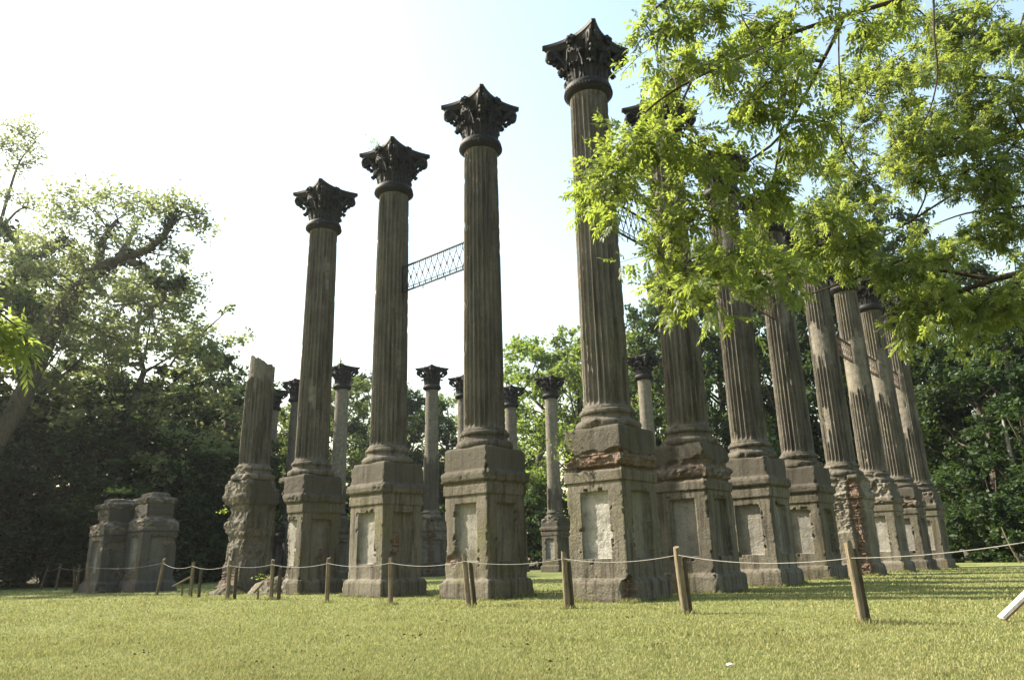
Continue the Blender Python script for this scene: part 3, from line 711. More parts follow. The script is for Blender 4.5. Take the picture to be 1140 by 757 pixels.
# ------------------------------------------------------------------ iron lattice railings high between the columns
def railing(p, q, label, mat, zt=9.05, zb=8.28, trim=(.47, .47)):
    p = Vector((*p, 0)); q = Vector((*q, 0)); d = (q-p); L = d.length; d.normalize(); L -= sum(trim)
    o0 = p+d*trim[0]; rz = math.atan2(d.y, d.x)
    t = thing("iron_railing", label, "railing", (o0.x, o0.y, zb), rz, "lattice railings between columns")
    H = zt-zb
    b = MB(); b.box((L/2, 0, H), (L, .05, .035)); b.build("top_rail", mat, t)
    b = MB(); b.box((L/2, 0, 0), (L, .05, .03)); b.box((L/2, 0, .10), (L, .02, .012))
    for s in (.33, .66): b.box((L*s, 0, -.07), (.02, .02, .11))
    b.build("bottom_rail", mat, t)
    b = MB(); n = max(2, round(L/.24)); dx = L/n
    for i in range(-1, n+1):
        for sg in (1, -1):
            pts = []
            for k in range(9):
                s = k/8; xx = (i+.5)*dx+sg*(dx*.5)*math.sin((s-.5)*PI)*1.0+sg*0
                xx = min(max(xx, .0), L); pts.append((xx, sg*.008, .02+s*(H-.04)))
            b.tube(pts, .0105, 5)
        if 0 <= i < n: b.box(((i+.5)*dx, 0, H/2), (.05, .035, .05))
        if 0 <= i < n:
            for zz in (H-.07, .055):
                pts = [((i+.5)*dx+.055*math.cos(a), 0, zz+.045*math.sin(a)) for a in np.linspace(0, 2*PI, 9)]; b.tube(pts, .008, 4, False)
    b.build("lattice", mat, t); return t
xy = lambda i: FRONT[i][:2]
railing(xy(2), xy(1), "black iron lattice railing between two columns against the white sky", M_iron)
railing(xy(0), xy(4), "black iron lattice railing right of the corner column, half behind leaves", M_iron)
railing(xy(5), xy(6), "rusty lattice railing under leaves, left of the column with the ringed neck", M_rust)
railing(xy(7), xy(8), "rusty lattice railing left of the shaft with the wide smooth band", M_rust)
railing(xy(8), xy(9), "rusty lattice railing right of the shaft with the wide smooth band", M_rust)
railing(xy(9), xy(10), "rusty lattice railing reaching the farthest column of the right row", M_rust)

# ------------------------------------------------------------------ rope fence
POSTS = [ # x, y, h, tilt x, tilt y, dark (shade put into the timber colour), label
 (-22.5, 36.8, 1.0, .22, 0, 1, "leftmost small dark post leaning right, in tree shade"),
 (-20.4, 34.5, 1.12, .05, 0, 1, "dark upright post at left, second from the left end of the fence"),
 (-18.2, 32.2, 1.05, .03, 0, 1, "dark post just left of the shaded piers"),
 (-17.0, 30.0, .95, -.13, 0, 1, "leaning dark post before the lower shaded pier"),
 (-15.6, 28.4, 1.08, -.14, 0, 0, "brown post leaning left before the taller shaded pier"),
 (-11.95, 25.9, 1.14, .14, 0, 0, "thick post leaning right beside the taller shaded pier"),
 (-9.38, 22.43, .98, .01, 0, 0, "sunlit post right of the small slanted notice board"),
 (-9.12, 22.4, .78, .0, 0, 1, "short dark post paired with the sunlit post by the notice board"),
 (-7.45, 20.1, .95, .0, 0, 0, "square sunlit post before the broken column"),
 (-7.30, 20.2, .78, .0, 0, 1, "short dark post paired with the square post before the broken column"),
 (-6.12, 19.43, .95, .0, 0, 0, "thin sunlit post right of the small forked stake"),
 (-5.92, 19.4, .76, .0, 0, 1, "short dark post right of the small forked stake"),
 (-4.34, 17.83, .97, .0, 0, 0, "single post before the shaded right side of the torn pedestal"),
 (-2.66, 16.39, .95, -.01, 0, 0, "single post before the pedestal with the brick patch"),
 (-.93, 14.76, .93, -.10, .03, 0, "post leaning left before the clean ledged pedestal"),
 (-.82, 14.85, .78, -.10, .03, 1, "dark short post behind the post that leans before the clean ledged pedestal"),
 (.83, 13.53, .94, -.02, 0, 0, "upright post at the left edge of the corner pedestal"),
 (.92, 13.6, .80, -.04, 0, 1, "dark short post behind the one at the left edge of the corner pedestal"),
 (2.44, 11.64, .95, -.055, 0, 0, "post before the dark shaded pedestal right of the corner"),
 (2.53, 11.72, .80, -.055, 0, 1, "dark short post behind the post right of the corner pedestal"),
 (4.01, 9.29, .93, -.055, 0, 0, "largest post, in the foreground right, leaning left"),
 (4.10, 9.38, .84, -.055, 0, 1, "dark post just behind the largest foreground post"),
 (5.75, 7.0, 1.2, -.03, 0, 0, "post that carries the right end of the rope"),
]
TOPS = []
for i, (x, y, h, tx, ty, dk, lab) in enumerate(POSTS):
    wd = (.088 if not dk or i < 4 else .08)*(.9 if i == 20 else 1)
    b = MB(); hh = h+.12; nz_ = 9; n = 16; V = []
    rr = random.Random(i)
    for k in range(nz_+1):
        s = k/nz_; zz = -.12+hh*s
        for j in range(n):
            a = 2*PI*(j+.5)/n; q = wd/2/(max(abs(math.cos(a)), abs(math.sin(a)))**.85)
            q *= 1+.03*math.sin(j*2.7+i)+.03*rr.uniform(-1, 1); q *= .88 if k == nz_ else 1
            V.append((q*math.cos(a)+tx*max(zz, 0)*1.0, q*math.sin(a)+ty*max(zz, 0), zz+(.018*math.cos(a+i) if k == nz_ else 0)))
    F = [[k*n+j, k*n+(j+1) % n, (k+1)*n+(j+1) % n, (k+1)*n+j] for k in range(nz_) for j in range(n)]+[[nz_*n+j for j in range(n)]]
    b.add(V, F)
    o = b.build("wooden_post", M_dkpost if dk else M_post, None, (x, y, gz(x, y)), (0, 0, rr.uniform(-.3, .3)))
    tag(o, lab, "post", "fence posts")
    if i in (0, 1, 2, 3, 4, 5, 6, 8, 10, 12, 13, 14, 16, 18, 20, 22): TOPS.append((x+tx*h*.88, y-.055+ty*h*.88, h*(.80 if i == 20 else .88)+gz(x, y)))
pts = []
for a, b_ in zip(TOPS[:-1], TOPS[1:]):
    a = np.array(a); b_ = np.array(b_); L = np.linalg.norm(b_-a)
    for k in range(14):
        s = k/14; p = a+(b_-a)*s; p[2] -= (.055+.03*L)*4*s*(1-s)*.62; pts.append(p)
pts.append(np.array(TOPS[-1]))
b = MB(); b.tube(pts, .0054, 6); tag(b.build("fence_rope", M_rope, smooth=True), "pale sagging rope strung from post to post in front of the ruins", "rope")

# dead leaves and clods lying in the grass
def litter():
    rng = np.random.default_rng(8); V = []; F = []; k = 0
    cl = [(rng.uniform(-.62, .45)*d, d) for d in rng.uniform(5.2, 15, 36)]
    for (cx, cy) in cl:
        for q in range(rng.integers(1, 6)):
            x = cx+rng.normal()*.10; y = cy+rng.normal()*.10; a = rng.uniform(0, 6.28); L = rng.uniform(.008, .028); w_ = L*.32; t = rng.uniform(.1, .5)
            u = np.array([math.cos(a), math.sin(a), t*.4]); p = np.array([-math.sin(a), math.cos(a), 0]); z = np.array([0, 0, 1.])
            c = np.array([x, y, gz(x, y)+.022])
            V += [c-u*L, c+p*w_+z*.016, c+u*L, c-p*w_+z*.012, c-z*.004]; F += [[k, k+4, k+1], [k+1, k+4, k+2], [k, k+3, k+4], [k+4, k+3, k+2]]; k += 5
    tag(link("dead_leaves", mesh_np("dead_leaves", np.array(V), np.array(F), [plain("dead_leaf_brown", (.105, .065, .035), .9, 20)])), "brown dead leaves and clods scattered in the lawn", "dead leaves", kind="stuff")
litter()

# small notice boards, stakes, plank, litter
def notice(x, y, h, w_, d_, tilt, rz, label, name="notice_board"):
    t = thing(name, label, "sign", (x, y, gz(x, y)), rz)
    b = MB(); b.box((0, 0, h/2-.05), (.045, .04, h+.02), None, .006); b.build("stake", M_post, t)
    b = MB(); b.box((0, 0, 0), (w_, d_, .03), Matrix.Rotation(tilt, 4, 'Y'), .006); b.build("board", M_sign, t, (0, 0, h+.012))
notice(-10.3, 24.0, .42, .58, .5, -.5, .25, "small slanted wooden notice board on a stake left of the broken column")
notice(-6.5, 19.6, .27, .30, .22, -.85, .1, "tiny slanted label board like a forked stake before the rubble mound")
notice(-6.22, 19.75, .27, .26, .2, -.85, .1, "tiny slanted label board peeping out left of a thin post")
t = thing("white_plank", "white painted plank with red edge leaning up out of the right picture edge", "plank", (5.60, 9.25, 0), -.08)
M_ = Matrix.Rotation(-R(38), 4, 'Y'); Lp = 2.2; c = Vector((math.cos(R(38)), 0, math.sin(R(38))))*Lp/2
b = MB(); b.box((0, 0, 0), (Lp, .11, .04), M_, .004); b.build("plank_board", M_white, t, c+Vector((0, 0, .04)))
b = MB(); b.box((0, 0, 0), (Lp-.01, .10, .02), M_, .003); b.build("underside_batten", M_red, t, c+Vector((.019, 0, .04-.026)))
for q in (.13, .30, .62, 1.1):
    b = MB(); b.lathe([(.001, 0), (.012, 0), (.012, .006), (.006, .010), (.001, .010)], 10, False); p_ = Vector((math.cos(R(38)), 0, math.sin(R(38))))*q+Vector((-math.sin(R(38)), 0, math.cos(R(38))))*.0195+Vector((0, .02*(-1)**int(q*10), .04)); b.build("bolt", M_rust, t, p_, (0, -R(38), 0))
b = MB(); b.box((1.62, 0, .60), (.09, .09, 1.26), None, .008); b.build("prop_post", M_post, t)
b = MB(); b.tube([(27.1, 42.0, -.1), (26.7, 42, .8), (26.45, 42.05, 1.9)], [.05, .045, .03], 7); tag(b.build("leaning_stake", M_post), "thin grey stake leaning at the dark wood right of the last column", "stake")
P = np.array([(-.06, -.02, .03), (0, -.03, .045), (.06, -.01, .03), (-.05, .03, .04), (.01, .035, .05), (.05, .03, .035)])
gsol = (P*.6).reshape(2, 3, 3); V, F = grid_solid(gsol, gsol-np.array([0, 0, .004])); b = MB(); b.add(V, F)
tag(b.build("paper_scrap", M_paper, None, (1.63, 6.25, gz(1.63, 6.25)+.0), (0, 0, .3)), "white paper scrap lying on the lawn in the right foreground", "litter")

# ------------------------------------------------------------------ foliage helpers
def leaf_quads(rng, Cn, size, elong=1.9, up=.5):
    """one kite-shaped leaf per centre"""
    n = len(Cn); a = rng.normal(size=(n, 3)); a[:, 2] *= .7; a /= np.linalg.norm(a, axis=1)[:, None]
    nr = rng.normal(size=(n, 3)); nr[:, 2] += up*2; nr -= a*np.sum(a*nr, 1)[:, None]; nr /= np.linalg.norm(nr, axis=1)[:, None]+1e-9
    b = np.cross(nr, a); s = size*rng.uniform(.6, 1.3, n)[:, None]
    V = np.stack([Cn-a*s*.5, Cn+b*s*.5/elong-a*s*.05-nr*s*.08, Cn+a*s*.5, Cn-b*s*.5/elong-a*s*.05-nr*s*.08], 1)
    I = np.arange(n)*4
    return V.reshape(-1, 3), np.stack([I, I+1, I+2, I+3], 1)
def clump_points(rng, centers, radii, counts, flat=.7):
    out = []
    for c, r, k in zip(centers, radii, counts):
        # several twigs per clump: leaves crowd along short sprays
        m = max(3, int(k//14)); tip = rng.normal(size=(m, 3)); tip /= np.linalg.norm(tip, axis=1)[:, None]; tip *= r*rng.uniform(.55, 1.15, m)[:, None]; tip[:, 2] *= flat
        j = rng.integers(0, m, k); s = rng.uniform(.25, 1, k)[:, None]
        out.append(np.array(c)+tip[j]*s+rng.normal(size=(k, 3))*r*.13)
    return np.concatenate(out)
def crown_and_trunk(seed, dens=1.0, zlow=.08, gaps=.5, leaf=.36, nclump=95, per=190):
    """unit tree: radius 7, height 20"""
    rng = np.random.default_rng(seed); H, Rd = 20., 7.; cen = []; rad = []
    lobes = rng.normal(size=(9, 3)); lobes /= np.linalg.norm(lobes, axis=1)[:, None]
    tries = 0
    while len(cen) < nclump and tries < 6000:
        tries += 1
        z = rng.uniform(zlow, 1.0); prof = math.sin(PI*min(1, ((z-zlow)/(1-zlow))**.85*.90+.08))**.55
        a = rng.uniform(0, 2*PI); rr = math.sqrt(rng.uniform(.12, 1))
        bumpf = .72+.38*float(vnoise(np.array([[math.cos(a)*1.6+9, math.sin(a)*1.6+9, z*4.5]]), 1.0, seed)[0])*1.3
        p = np.array([math.cos(a)*rr*prof*Rd*bumpf, math.sin(a)*rr*prof*Rd*bumpf, z*H*.95])
        if float(vnoise(p[None]+seed*3.1, .33, seed+2)[0]) < gaps*.62: continue
        cen.append(p); rad.append(rng.uniform(.9, 1.75)*(1.1-.35*z))
    rad = np.array(rad); cnt = (per*dens*(rad/1.3)**2).astype(int)
    V, F = leaf_quads(rng, clump_points(rng, cen, rad, cnt), leaf)
    b = MB(); wob = rng.normal(size=(9, 2))*.25
    tp = [(wob[k, 0]*k*.3, wob[k, 1]*k*.3, -.3+k/8*H*.86) for k in range(9)]
    b.tube(tp, np.linspace(.42, .06, 9), 9)
    for k in rng.choice(len(cen), min(26, len(cen)), replace=False):
        c = cen[k]; z0 = max(1.2, c[2]-2.2-.35*math.hypot(c[0], c[1])); s = z0/(H*.86); i = min(7, int(s*8)); f = s*8-i
        st = np.array(tp[i])*(1-f)+np.array(tp[i+1])*f; md = st*.45+c*.55+np.array([0, 0, -.5])+rng.normal(size=3)*.25
        b.tube([st, st*.7+md*.3+rng.normal(size=3)*.12, md, c], [.15*(1-.6*s), .11*(1-.6*s), .07, .02], 6)
    return (V, F), b
PROTO = {}
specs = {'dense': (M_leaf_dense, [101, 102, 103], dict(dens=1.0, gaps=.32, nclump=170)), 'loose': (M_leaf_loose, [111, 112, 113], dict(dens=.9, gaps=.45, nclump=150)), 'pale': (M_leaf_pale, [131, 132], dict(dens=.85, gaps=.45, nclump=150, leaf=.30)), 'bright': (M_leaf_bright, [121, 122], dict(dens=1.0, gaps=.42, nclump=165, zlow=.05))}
for kind, (mt, seeds, kw) in specs.items():
    PROTO[kind] = []
    for sd in seeds:
        (V, F), b = crown_and_trunk(sd, **kw)
        PROTO[kind].append((mesh_np("crown", V, F, [mt]), b.mesh("trunk", M_bark, True)))
TREES = [
(-30.5, 35.8, 21.5, 6.9, 'dense', "tall dark tree at the left picture edge in front of the bare-limbed one"),
(-30.0, 44, 20.5, 8.2, 'pale', "round tree behind the ivy-clad tree, at the far left"),
(-23.9, 46, 20.3, 8.4, 'pale', "broad tree right behind the ivy-clad tree's big limbs"),
(-22.2, 52, 17.0, 7.2, 'dense', "dark tree above the two shaded piers, forming the right edge of the left wood"),
(-23.8, 43, 11.8, 6, 'dense', "low dark tree left of and behind the shaded piers"),
(-28.5, 42, 11.2, 6, 'dense', "low dark tree at the left lawn edge under the leaning ivy-clad trunk"),
(-20.9, 45, 9.4, 5.6, 'dense', "short dark tree directly behind the shaded piers"),
(-22.8, 58, 13.9, 5.5, 'dense', "dark tree just left of the broken column stump"),
(-23.7, 72, 16.1, 6.0, 'loose', "distant tree between the broken stump and the torn pedestal column, nearer the stump"),
(-23.5, 80, 19.2, 6.6, 'loose', "distant tree low behind the torn pedestal column's shaft"),
(-17.8, 74, 21.4, 7.0, 'loose', "bright leafy tree behind the far capital between two left row shafts"),
(-16.1, 84, 23.6, 7.9, 'dense', "dark distant tree behind the shaft with the brick-patched pedestal"),
(-11.4, 80, 19.9, 6.6, 'dense', "distant tree left of the far column with the wide capital"),
(-7.6, 86, 21.2, 8.1, 'loose', "distant tree between the far wide capital and the shaft left of the corner"),
(-3.6, 90, 20.3, 6.4, 'loose', "farthest low tree behind the shaft left of the corner column"),
(2.7, 78, 25.0, 9, 'bright', "bright green tree behind the free-standing far pale column"),
(6.3, 76, 25.6, 8.2, 'bright', "tall bright green tree touching the left of the corner shaft"),
(12.1, 84, 25.6, 7.0, 'bright', "bright tree behind the corner shaft"),
(13.0, 72, 23.5, 7.0, 'bright', "round bright tree above the far column peeping right of the corner shaft"),
(15.7, 66, 27.7, 7.0, 'dense', "dark tree right behind the shaft next to the corner"),
(20.6, 70, 32.5, 9.1, 'loose', "tall bluish tree behind the second and third right row shafts"),
(24.4, 66, 32.2, 8.6, 'dense', "tall dark tree behind the shaft with the ringed neck"),
(31.3, 70, 36.5, 9.1, 'dense', "tallest dark tree, top showing over the far end of the right row"),
(31.3, 62, 34.7, 8.1, 'dense', "tall dark tree close behind the last three columns of the right row"),
(36.2, 64, 29.3, 8.3, 'loose', "tree behind the overhanging leaves right of the last column"),
(32.7, 52, 21.4, 6.8, 'dense', "dark tree immediately right of the farthest column"),
(33.3, 48, 18.6, 7.4, 'dense', "dark tree at the right picture edge with a few sunlit sprays"),
(43.2, 56, 23.6, 9.3, 'dense', "dark tree behind the right edge tree, taller"),
(35.2, 58, 17.7, 6.2, 'dense', "lower dark tree between the farthest column and the right edge tree"),
(42.1, 50, 20.2, 8.9, 'dense', "outermost dark tree cut by the right picture edge"),
(-33.5, 49, 24.5, 7.5, 'pale', "tall pale tree top behind the thin bare-twigged tree at far left"),
(-33.5, 58, 17.0, 9, 'dense', "dark tree deep in the left wood behind the leaning ivy-clad trunk"),
(-27.5, 60, 16.0, 8, 'dense', "dark tree deep in the left wood behind the shaded piers"),
(-37.5, 50, 15.0, 8, 'dense', "dark tree at the far left behind the leftmost posts"),
(-41.6, 46, 23.0, 9.2, 'dense', "big dark tree beyond the left picture edge"),
(-52.1, 52, 24.6, 10.5, 'loose', "second big tree beyond the left picture edge"),
]
rt = random.Random(9)
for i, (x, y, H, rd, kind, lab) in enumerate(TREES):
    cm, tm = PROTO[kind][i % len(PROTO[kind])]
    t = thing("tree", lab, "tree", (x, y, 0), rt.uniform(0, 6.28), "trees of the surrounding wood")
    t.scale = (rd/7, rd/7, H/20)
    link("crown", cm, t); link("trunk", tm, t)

# undergrowth along the wood's edge
def undergrowth():
    rng = np.random.default_rng(77)
    S = [(-27.0, 42, 4.7, 4.2), (-23.5, 43, 4.8, 4), (-18.3, 43, 4.9, 3.4), (-16.9, 46, 4.5, 3.3), (-19.9, 62, 7.2, 5.2), (-16.1, 60, 6.5, 4.3), (-13.1, 64, 7.2, 5.4), (-9.6, 66, 5.8, 5.6), (-5.0, 66, 5.6, 5.6), (-1.3, 68, 5.7, 5.7), (1.8, 66, 7.0, 5.6), (5.8, 68, 5.5, 4.9), (9.2, 64, 5.2, 5.4), (11.7, 60, 4.8, 4.3), (15.0, 58, 4.6, 4.9), (19.0, 58, 4.5, 4.9), (23.0, 58, 4.7, 4.9), (25.8, 56, 4.2, 4.1), (28.1, 52, 4.7, 3.8), (28.2, 48, 3.5, 3.5), (29.4, 46, 4.4, 3.9), (30.6, 44, 3.7, 4.2), (-31, 41, 4.5, 4.5), (-21.5, 44, 4.5, 4.2), (35, 46, 4.5, 5), (-35, 42, 5, 5), (-39, 44, 5, 5), (-30, 48, 5, 5.5), (-36, 50, 6, 6), (-43, 48, 6, 6), (-48, 46, 6, 6)]
    S += [(x, 74+rng.uniform(-2, 4), rng.uniform(6, 9), 5) for x in np.arange(-34, 46, 4.5)]
    cen, rad, cnt = [], [], []
    for x, y, h, wd in S:
        for k in range(26):
            a = rng.uniform(0, 6.28); r = math.sqrt(rng.random()); z = rng.uniform(.05, 1)
            q = math.sqrt(max(0, 1-z*z*.8)); cen.append((x+math.cos(a)*r*wd*.62*q, y+math.sin(a)*r*wd*.5*q, z*h*.9)); rad.append(rng.uniform(.6, 1.1)); cnt.append(95)
    V, F = leaf_quads(rng, clump_points(rng, cen, rad, cnt), .34); V[:, 2] = np.maximum(V[:, 2], .0)
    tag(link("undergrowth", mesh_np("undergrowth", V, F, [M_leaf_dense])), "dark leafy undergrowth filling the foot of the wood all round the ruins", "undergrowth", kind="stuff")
undergrowth()

# ------------------------------------------------------------------ the ivy-clad tree and the thin tree at the left
def limbs_mesh(limbs, n=8, wob=.0, seed=0):
    b = MB(); rng = np.random.default_rng(seed)
    for pts, (ra, rb) in limbs:
        P = np.array(pts, float); m = len(P); tq = np.linspace(0, m-1, (m-1)*4+1)
        # smooth the polyline a little (Catmull-Rom)
        Q = []
        for s in tq:
            i = min(int(s), m-2); f = s-i; p0 = P[max(i-1, 0)]; p1 = P[i]; p2 = P[i+1]; p3 = P[min(i+2, m-1)]
            Q.append(.5*((2*p1)+(-p0+p2)*f+(2*p0-5*p1+4*p2-p3)*f*f+(-p0+3*p1-3*p2+p3)*f**3))
        Q = np.array(Q); Q[1:-1] += rng.normal(size=(len(Q)-2, 3))*wob
        b.tube(Q, np.linspace(ra, rb, len(Q)), n)
    return b
def nearest_on(limbs, c):
    best = None
    for pts, rr in limbs:
        P = np.array(pts, float)
        for a, q in zip(P[:-1], P[1:]):
            for f in (0, .33, .66, 1):
                p = a+(q-a)*f; d = np.linalg.norm(p-c)
                if best is None or d < best[0]: best = (d, p)
    return best[1]
LIMBS_V = [([(-27.0, 37.0, -.3), (-26.7, 37, 3), (-26.42, 37.0, 5.83), (-25.15, 37.0, 8.97), (-24.25, 37.0, 12.03), (-23.24, 37.0, 14.73), (-22.01, 37.0, 16.23), (-21.2, 37.0, 16.62)], (0.6, 0.3)), ([(-21.2, 37.0, 16.62), (-20.14, 36.5, 16.75), (-19.06, 36.0, 16.86), (-18.08, 35.5, 17.28), (-17.36, 35.0, 17.89), (-17.21, 35.0, 18.29)], (0.28, 0.1)), ([(-20.1, 36.5, 16.39), (-19.09, 36.0, 15.9), (-18.19, 35.5, 14.93), (-17.52, 35.0, 14.34), (-16.71, 34.8, 14.34), (-16.23, 34.5, 14.83)], (0.22, 0.06)), ([(-17.52, 35.0, 14.34), (-17.36, 35.0, 13.62), (-17.95, 35.0, 13.3), (-18.35, 35.0, 13.64)], (0.12, 0.05)), ([(-22.01, 37.0, 16.23), (-22.65, 38.0, 17.71), (-22.78, 38.5, 18.92), (-22.57, 39.0, 20.1)], (0.28, 0.08)), ([(-21.2, 37.0, 16.62), (-21.29, 38.0, 17.95), (-21.07, 38.0, 18.64)], (0.22, 0.1)), ([(-23.92, 38.0, 17.21), (-24.73, 38.5, 18.42), (-25.5, 39.0, 18.88), (-26.51, 39.5, 18.46), (-28.07, 40.0, 18.15)], (0.18, 0.05)), ([(-22.5, 37.2, 15.8), (-23.92, 38.0, 17.21)], (.2, .17)), ([(-17.36, 35.0, 17.89), (-17.61, 35.0, 18.56), (-17.73, 35.0, 19.23)], (0.09, 0.04)), ([(-17.36, 35.0, 17.89), (-16.56, 35.0, 18.27), (-15.55, 35.0, 18.35)], (0.06, 0.02))]
CLUMPS_V = [(-21.55, 34.6, 18.97), (-21.4, 35.8, 20.11), (-21.75, 38.8, 20.54), (-20.32, 38.0, 20.39), (-23.5, 36.3, 19.36), (-25.97, 38.7, 19.76), (-22.76, 37.3, 18.75), (-21.94, 38.2, 18.32), (-22.38, 35.8, 16.76), (-23.37, 35.4, 15.62), (-21.58, 36.5, 15.01), (-19.33, 35.1, 13.94), (-22.44, 36.2, 13.93), (-25.79, 38.8, 14.92), (-20.63, 36.0, 13.33), (-18.39, 34.5, 12.31), (-17.22, 34.7, 12.81), (-16.41, 35.3, 13.22), (-18.26, 38.0, 17.6), (-16.87, 36.1, 19.08), (-16.23, 35.8, 18.65), (-17.29, 34.9, 19.01), (-18.13, 38.9, 17.43), (-23.97, 36.4, 20.49), (-24.3, 35.4, 17.14), (-24.34, 34.8, 15.41), (-19.07, 34.7, 17.19), (-18.35, 35.3, 18.47), (-22.8, 37.5, 16.45), (-16.49, 35.2, 14.39), (-18.33, 34.7, 14.73), (-23.7, 36.7, 12.66), (-21.12, 35.6, 11.79), (-21.13, 39.0, 12.53), (-17.24, 35.1, 11.31), (-18.35, 36.9, 16.09), (-26.73, 38.0, 14.66), (-16.62, 36.3, 18.12), (-18.48, 38.9, 13.46)]
def clump_tree(name, label, limbs, clumps, leafm, barkm, rad, cnt, leaf, seed, base, ivy=None, twr=.03):
    rng = np.random.default_rng(seed); t = thing(name, label, "tree", base)
    off = np.array(base)
    tw = list(limbs)
    for c in clumps:
        c = np.array(c); p = nearest_on(limbs, c); md = (p+c)/2+rng.normal(size=3)*.2*np.linalg.norm(c-p)*.6
        tw.append(([tuple(p), tuple(md), tuple(c)], (twr, twr*.3)))
        for k in range(3):
            e = c+rng.normal(size=3)*rad*.6; tw.append(([tuple(md), tuple((md+e)/2+rng.normal(size=3)*.1*rad), tuple(e)], (twr*.5, twr*.2)))
    b = limbs_mesh(tw, 7, .0, seed); b.V = [v-off for v in b.V]; b.build("trunk", barkm, t, smooth=True)
    rr = rad*rng.uniform(.65, 1.25, len(clumps)); cc = (cnt*(rr/rad)**2).astype(int)
    V, F = leaf_quads(rng, clump_points(rng, clumps, rr, cc), leaf); link("crown", mesh_np("crown", V-off, F, [leafm]), t)
    if ivy:
        cen = []
        for pts, (ra, rb) in ivy:
            P = np.array(pts); 
            for a, q in zip(P[:-1], P[1:]):
                for f in np.arange(0, 1, .25): cen.append((a+(q-a)*f, ra))
        V, F = leaf_quads(rng, clump_points(rng, [c for c, r in cen], [.32+r*.8 for c, r in cen], [70]*len(cen), 1.0), .2); link("ivy", mesh_np("ivy", V-off, F, [M_leaf_ivy]), t)
    return t
clump_tree("ivy_clad_tree", "big leaning tree at left with crooked limbs clothed in dark ivy", LIMBS_V, CLUMPS_V, M_leaf_pale, M_bark, 1.3, 260, .24, 31, (-27.0, 37, 0), [LIMBS_V[0], LIMBS_V[1], LIMBS_V[2], LIMBS_V[4], LIMBS_V[6]], .045)
LIMBS_W = [([(-34.0, 42, -.3), (-33.5, 42, 6), (-33.02, 42.0, 11.78), (-32.35, 42.0, 16.76), (-31.77, 42.0, 20.27), (-31.53, 42.0, 21.47)], (0.45, 0.16)), ([(-31.53, 42.0, 21.47), (-31.34, 42.0, 23.62), (-31.02, 42.0, 25.82), (-30.21, 42.0, 27.22)], (0.12, 0.03)), ([(-31.77, 42.0, 20.27), (-31.03, 42.0, 21.76), (-30.32, 42.0, 22.54), (-29.44, 42.0, 22.33)], (0.10, 0.03)), ([(-32.35, 42.0, 16.76), (-29.56, 41.0, 16.89), (-29.04, 41.0, 18.59), (-28.1, 41.0, 19.43)], (0.12, 0.04)), ([(-31.53, 42.0, 21.47), (-33.03, 42.0, 25.24), (-33.32, 42.0, 28.49)], (0.12, 0.03))]
CLUMPS_W = [(-31.7, 41.4, 26.45), (-30.12, 40.7, 24.74), (-29.85, 41.2, 26.28), (-32.25, 40.1, 26.62), (-32.09, 41.3, 24.2), (-30.04, 40.7, 22.6), (-30.32, 42.7, 23.32), (-33.55, 42.5, 23.0), (-30.51, 41.5, 20.61), (-27.52, 40.1, 17.62), (-29.51, 40.8, 17.38), (-31.66, 40.7, 17.97), (-30.18, 40.6, 27.2)]
clump_tree("thin_tree", "tall thin tree with sparse pale twigs at the upper left picture edge", LIMBS_W, CLUMPS_W, M_leaf_pale, M_bark, 1.4, 360, .22, 33, (-34.0, 42, 0), None, .04)
b = MB(); b.tube([(31.0, 46.5, -.2), (30.95, 46.5, 2.5), (30.8, 46.6, 5), (30.9, 46.8, 9)], [.2, .17, .15, .08], 9)
tag(b.build("bare_trunk", M_palebark, smooth=True), "pale grey bare tree trunk at the dark wood edge right of the last column", "tree")

# ------------------------------------------------------------------ near trees with compound leaves
def compound_leaves(rng, P, D, L, k=5, ll=.10, lw=.028):
    """P bases, D unit directions; 2k+1 leaflets on each drooping rachis"""
    n = len(P); L = L[:, None]
    up = np.array([0, 0, 1.]); sd = np.cross(D, up); sd /= np.linalg.norm(sd, axis=1)[:, None]+1e-6; nn = np.cross(sd, D)
    roll = rng.uniform(-.9, .9, n)[:, None]; sd2 = sd*np.cos(roll)+nn*np.sin(roll); nn = nn*np.cos(roll)-sd*np.sin(roll); sd = sd2
    Vs = []
    for j in range(2*k+1):
        lev = (j//2); s = .3+.7*lev/k; sg = (1 if j % 2 else -1)
        drop = -.14*L*s*s*np.array([0, 0, 1.])
        b0 = P+D*L*s+drop
        if j == 2*k: d = D+0*sd
        else: d = sd*sg*.82+D*.55
        d = d+np.array([0, 0, -.20])+rng.normal(size=(n, 3))*.2; d /= np.linalg.norm(d, axis=1)[:, None]
        q = np.cross(d, nn); q /= np.linalg.norm(q, axis=1)[:, None]+1e-6; m_ = np.cross(q, d)
        l = ll*rng.uniform(.75, 1.2, n)[:, None]*(1.12-.5*abs(s-.75)); w_ = lw*rng.uniform(.8, 1.2, n)[:, None]*.5*2
        V = np.stack([b0, b0+d*l*.5, b0+d*l+np.array([0, 0, -.012]), b0+d*l*.42+q*w_*.5+m_*w_*.18, b0+d*l*.42-q*w_*.5+m_*w_*.18], 1); Vs.append(V)
    V = np.concatenate(Vs); I = np.arange(len(V))*5
    # the rachis as a thin strip
    return V.reshape(-1, 3), np.concatenate([np.stack([I, I+3, I+1], 1), np.stack([I+1, I+3, I+2], 1), np.stack([I, I+1, I+4], 1), np.stack([I+1, I+2, I+4], 1)])
